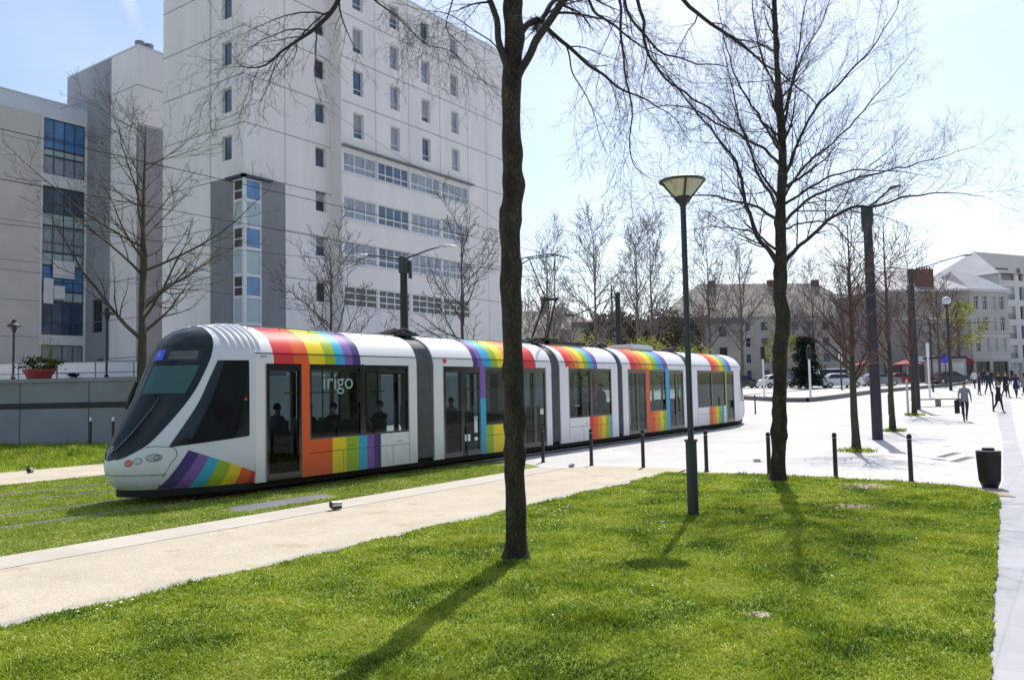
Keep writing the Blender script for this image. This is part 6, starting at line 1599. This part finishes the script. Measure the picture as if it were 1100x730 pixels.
crowd = [(57,35.1,nv,jn,1.72,walk,'person in a dark navy jacket walking away at the right edge, rightmost of the crowd',2.9,1),(57.5,34.7,bl_,jn,1.78,walk2,'person in black walking towards the camera, second from the right in the crowd',.3,0),(62,36.9,bl_,jn,1.66,walk,'person in black, small figure between two people in black',.2,0),(59,35.6,bl_,bl_,1.75,walk,'person in a black coat behind the woman with the scarf',3.0,1),(62,36.1,nv,bl_,1.80,walk2,'person in navy, left of the person in a black coat in the crowd',.1,0),(70,43.6,tn,jn,1.7,walk,'person in a tan coat far behind the crowd',.4,1),(62,35.4,nv,jn,1.7,stand,'person in navy standing at the platform kerb, leftmost in the crowd',1.2,0),(85,52,bl_,bl_,1.74,walk2,'distant person in black near the right edge',.2,0),(75,42.4,wh,jn,1.72,walk,'distant person in a white shirt behind the crowd',3.1,0),(60,37.5,gy,bl_,1.7,walk,'person in grey carrying on beside the rightmost pair',3.3,1),(75,44,bl_,jn,1.75,walk,'small distant figure in black in front of the shops',.5,0),(85,49,nv,bl_,1.7,walk2,'small distant figure in navy before the row house',2.6,0)]
for (D,lat,tm,lm,h,ps,lb,rz,lh) in crowd:
    p = at(D,lat); person(lb, (p.x,p.y,gz(p.x,p.y)), YAW+pi+rz, ps, tm, lm, h, longhair=bool(lh), coat=bool(lh), group='people walking across the plaza')
# passengers in the tram (seated: the seat height is .78 above the rails)
sitp = (84,84,84,84,18,22)
for (xx,yy,tm,rz,lb) in ((11.95,-.78,bl_,0,'seated passenger in a dark coat behind the lettered window, nearer the orange pillar'),(12.70,-.72,bl_,pi,'seated passenger in dark clothes behind the lettered window, at its right end'),(12.35,.75,nv,0,'passenger seated on the far side behind the lettered window'),(13.55,-.75,gy,0,'seated passenger in grey behind the second side window, at its left'),(14.15,-.75,bl_,pi,'seated passenger in black behind the second side window, at its right'),(22.6,-.75,bl_,0,'passenger seated behind the third tram car window, left half'),(24.1,-.7,nv,0,'passenger seated behind the third tram car window, right half'),(33.6,-.75,bl_,0,'passenger seated behind the last tram car window'),(18.6,.7,nv,pi,'passenger seated in the second tram car beside the near trunk')):
    person(lb, (xx,YC+yy,.05), rz, sitp, tm, jn, 1.72, group='passengers sitting in the tram', sit=True)
for (xx,yy,tm,lb) in ((16.6,.1,bl_,'passenger standing behind the doors of the second tram car'),(26.8,.2,nv,'passenger standing behind the first doors of the fourth tram car')):
    person(lb, (xx,YC+yy,.36), 1.3, stand, tm, jn, 1.72, group='passengers standing in the tram')
# ------------------------------------------------------------------ light, sky, camera
SUN_AZ = radians(16.2); SUN_EL = radians(55)
sd = V3((cos(SUN_AZ)*cos(SUN_EL), sin(SUN_AZ)*cos(SUN_EL), sin(SUN_EL)))
ld = bpy.data.lights.new('sun', 'SUN'); ld.energy = 5.0; ld.angle = radians(.5); ld.color = (1,.955,.89)
lo = bpy.data.objects.new('sun', ld); col.objects.link(lo); lo.rotation_euler = sd.to_track_quat('Z','Y').to_euler(); lo.location = (30,10,60)
w = bpy.data.worlds.new('World'); sc.world = w; w.use_nodes = True; nt = w.node_tree; L = nt.links.new
bg = nt.nodes['Background']; sky = nd(nt,'ShaderNodeTexSky'); sky.sky_type = 'NISHITA'; sky.sun_disc = False
sky.sun_elevation = SUN_EL; sky.sun_rotation = pi/2-SUN_AZ; sky.air_density = 1.0; sky.dust_density = 1.6; sky.ozone_density = 1.0; sky.altitude = 50
tc = nd(nt,'ShaderNodeTexCoord')
mp = nd(nt,'ShaderNodeMapping'); mp.inputs['Scale'].default_value = (1.2,1.2,3.2); L(tc.outputs['Generated'], mp.inputs['Vector'])
n = nd(nt,'ShaderNodeTexNoise'); n.inputs['Scale'].default_value = 1.6; n.inputs['Detail'].default_value = 7; n.inputs['Roughness'].default_value=.5; L(mp.outputs[0], n.inputs['Vector'])
r = nd(nt,'ShaderNodeValToRGB'); r.color_ramp.elements[0].position=.42; r.color_ramp.elements[0].color=(0,0,0,1); r.color_ramp.elements[1].position=.78; r.color_ramp.elements[1].color=(.38,.38,.38,1); L(n.outputs['Fac'], r.inputs[0])
mx = nd(nt,'ShaderNodeMix', data_type='RGBA'); L(r.outputs[0], mx.inputs[0]); L(sky.outputs[0], mx.inputs[6]); mx.inputs[7].default_value=(8.0*.95,8.0*.98,8.0,1)
# contrail: a thin arc across part of the sky
cn = (-0.7635,0.5814,-0.2813)
dp = nd(nt,'ShaderNodeVectorMath', operation='DOT_PRODUCT'); L(tc.outputs['Generated'], dp.inputs[0]); dp.inputs[1].default_value = cn
ab = nd(nt,'ShaderNodeMath', operation='ABSOLUTE'); L(dp.outputs['Value'], ab.inputs[0])
mr = nd(nt,'ShaderNodeMapRange'); mr.inputs['From Min'].default_value=.002; mr.inputs['From Max'].default_value=.010; mr.inputs['To Min'].default_value=.55; mr.inputs['To Max'].default_value=0; L(ab.outputs[0], mr.inputs['Value'])
sx = nd(nt,'ShaderNodeSeparateXYZ'); L(tc.outputs['Generated'], sx.inputs[0])
m3 = nd(nt,'ShaderNodeMapRange'); m3.inputs['From Min'].default_value=.38; m3.inputs['From Max'].default_value=.50; L(sx.outputs['Z'], m3.inputs['Value'])
dq = nd(nt,'ShaderNodeVectorMath', operation='DOT_PRODUCT'); L(tc.outputs['Generated'], dq.inputs[0]); dq.inputs[1].default_value = (0.4517,0.7919,0.4109)
m4 = nd(nt,'ShaderNodeMapRange'); m4.inputs['From Min'].default_value=.9; m4.inputs['From Max'].default_value=.97; L(dq.outputs['Value'], m4.inputs['Value'])
mu = nd(nt,'ShaderNodeMath', operation='MULTIPLY'); L(mr.outputs[0], mu.inputs[0]); L(m3.outputs[0], mu.inputs[1])
mv = nd(nt,'ShaderNodeMath', operation='MULTIPLY'); L(mu.outputs[0], mv.inputs[0]); L(m4.outputs[0], mv.inputs[1])
m2 = nd(nt,'ShaderNodeMix', data_type='RGBA'); L(mv.outputs[0], m2.inputs[0]); L(mx.outputs[2], m2.inputs[6]); m2.inputs[7].default_value=(8.0*1.1,8.0*1.12,8.0*1.15,1)
L(m2.outputs[2], bg.inputs[0]); bg.inputs[1].default_value = .175
cam = bpy.data.cameras.new('camera'); co = bpy.data.objects.new('camera', cam); col.objects.link(co)
yaw, pitch, roll = YAW, radians(3.4), radians(1.2)
vv = V3((cos(yaw)*cos(pitch), sin(yaw)*cos(pitch), sin(pitch))); rr = V3((sin(yaw),-cos(yaw),0)); uu = rr.cross(vv)
r2 = rr*cos(roll)-uu*sin(roll); u2 = uu*cos(roll)+rr*sin(roll)
m = Matrix((r2, u2, -vv)).transposed().to_4x4(); m.translation = (0,0,2.0)
co.matrix_world = m
cam.sensor_width = 36; cam.lens = 36*875/1100; cam.clip_start = .1; cam.clip_end = 6000
sc.camera = co
sc.view_settings.view_transform = 'Standard'; sc.view_settings.look = 'None'; sc.view_settings.exposure = 0
sc.render.engine = 'CYCLES'
sc.cycles.max_bounces = 8; sc.cycles.transparent_max_bounces = 16
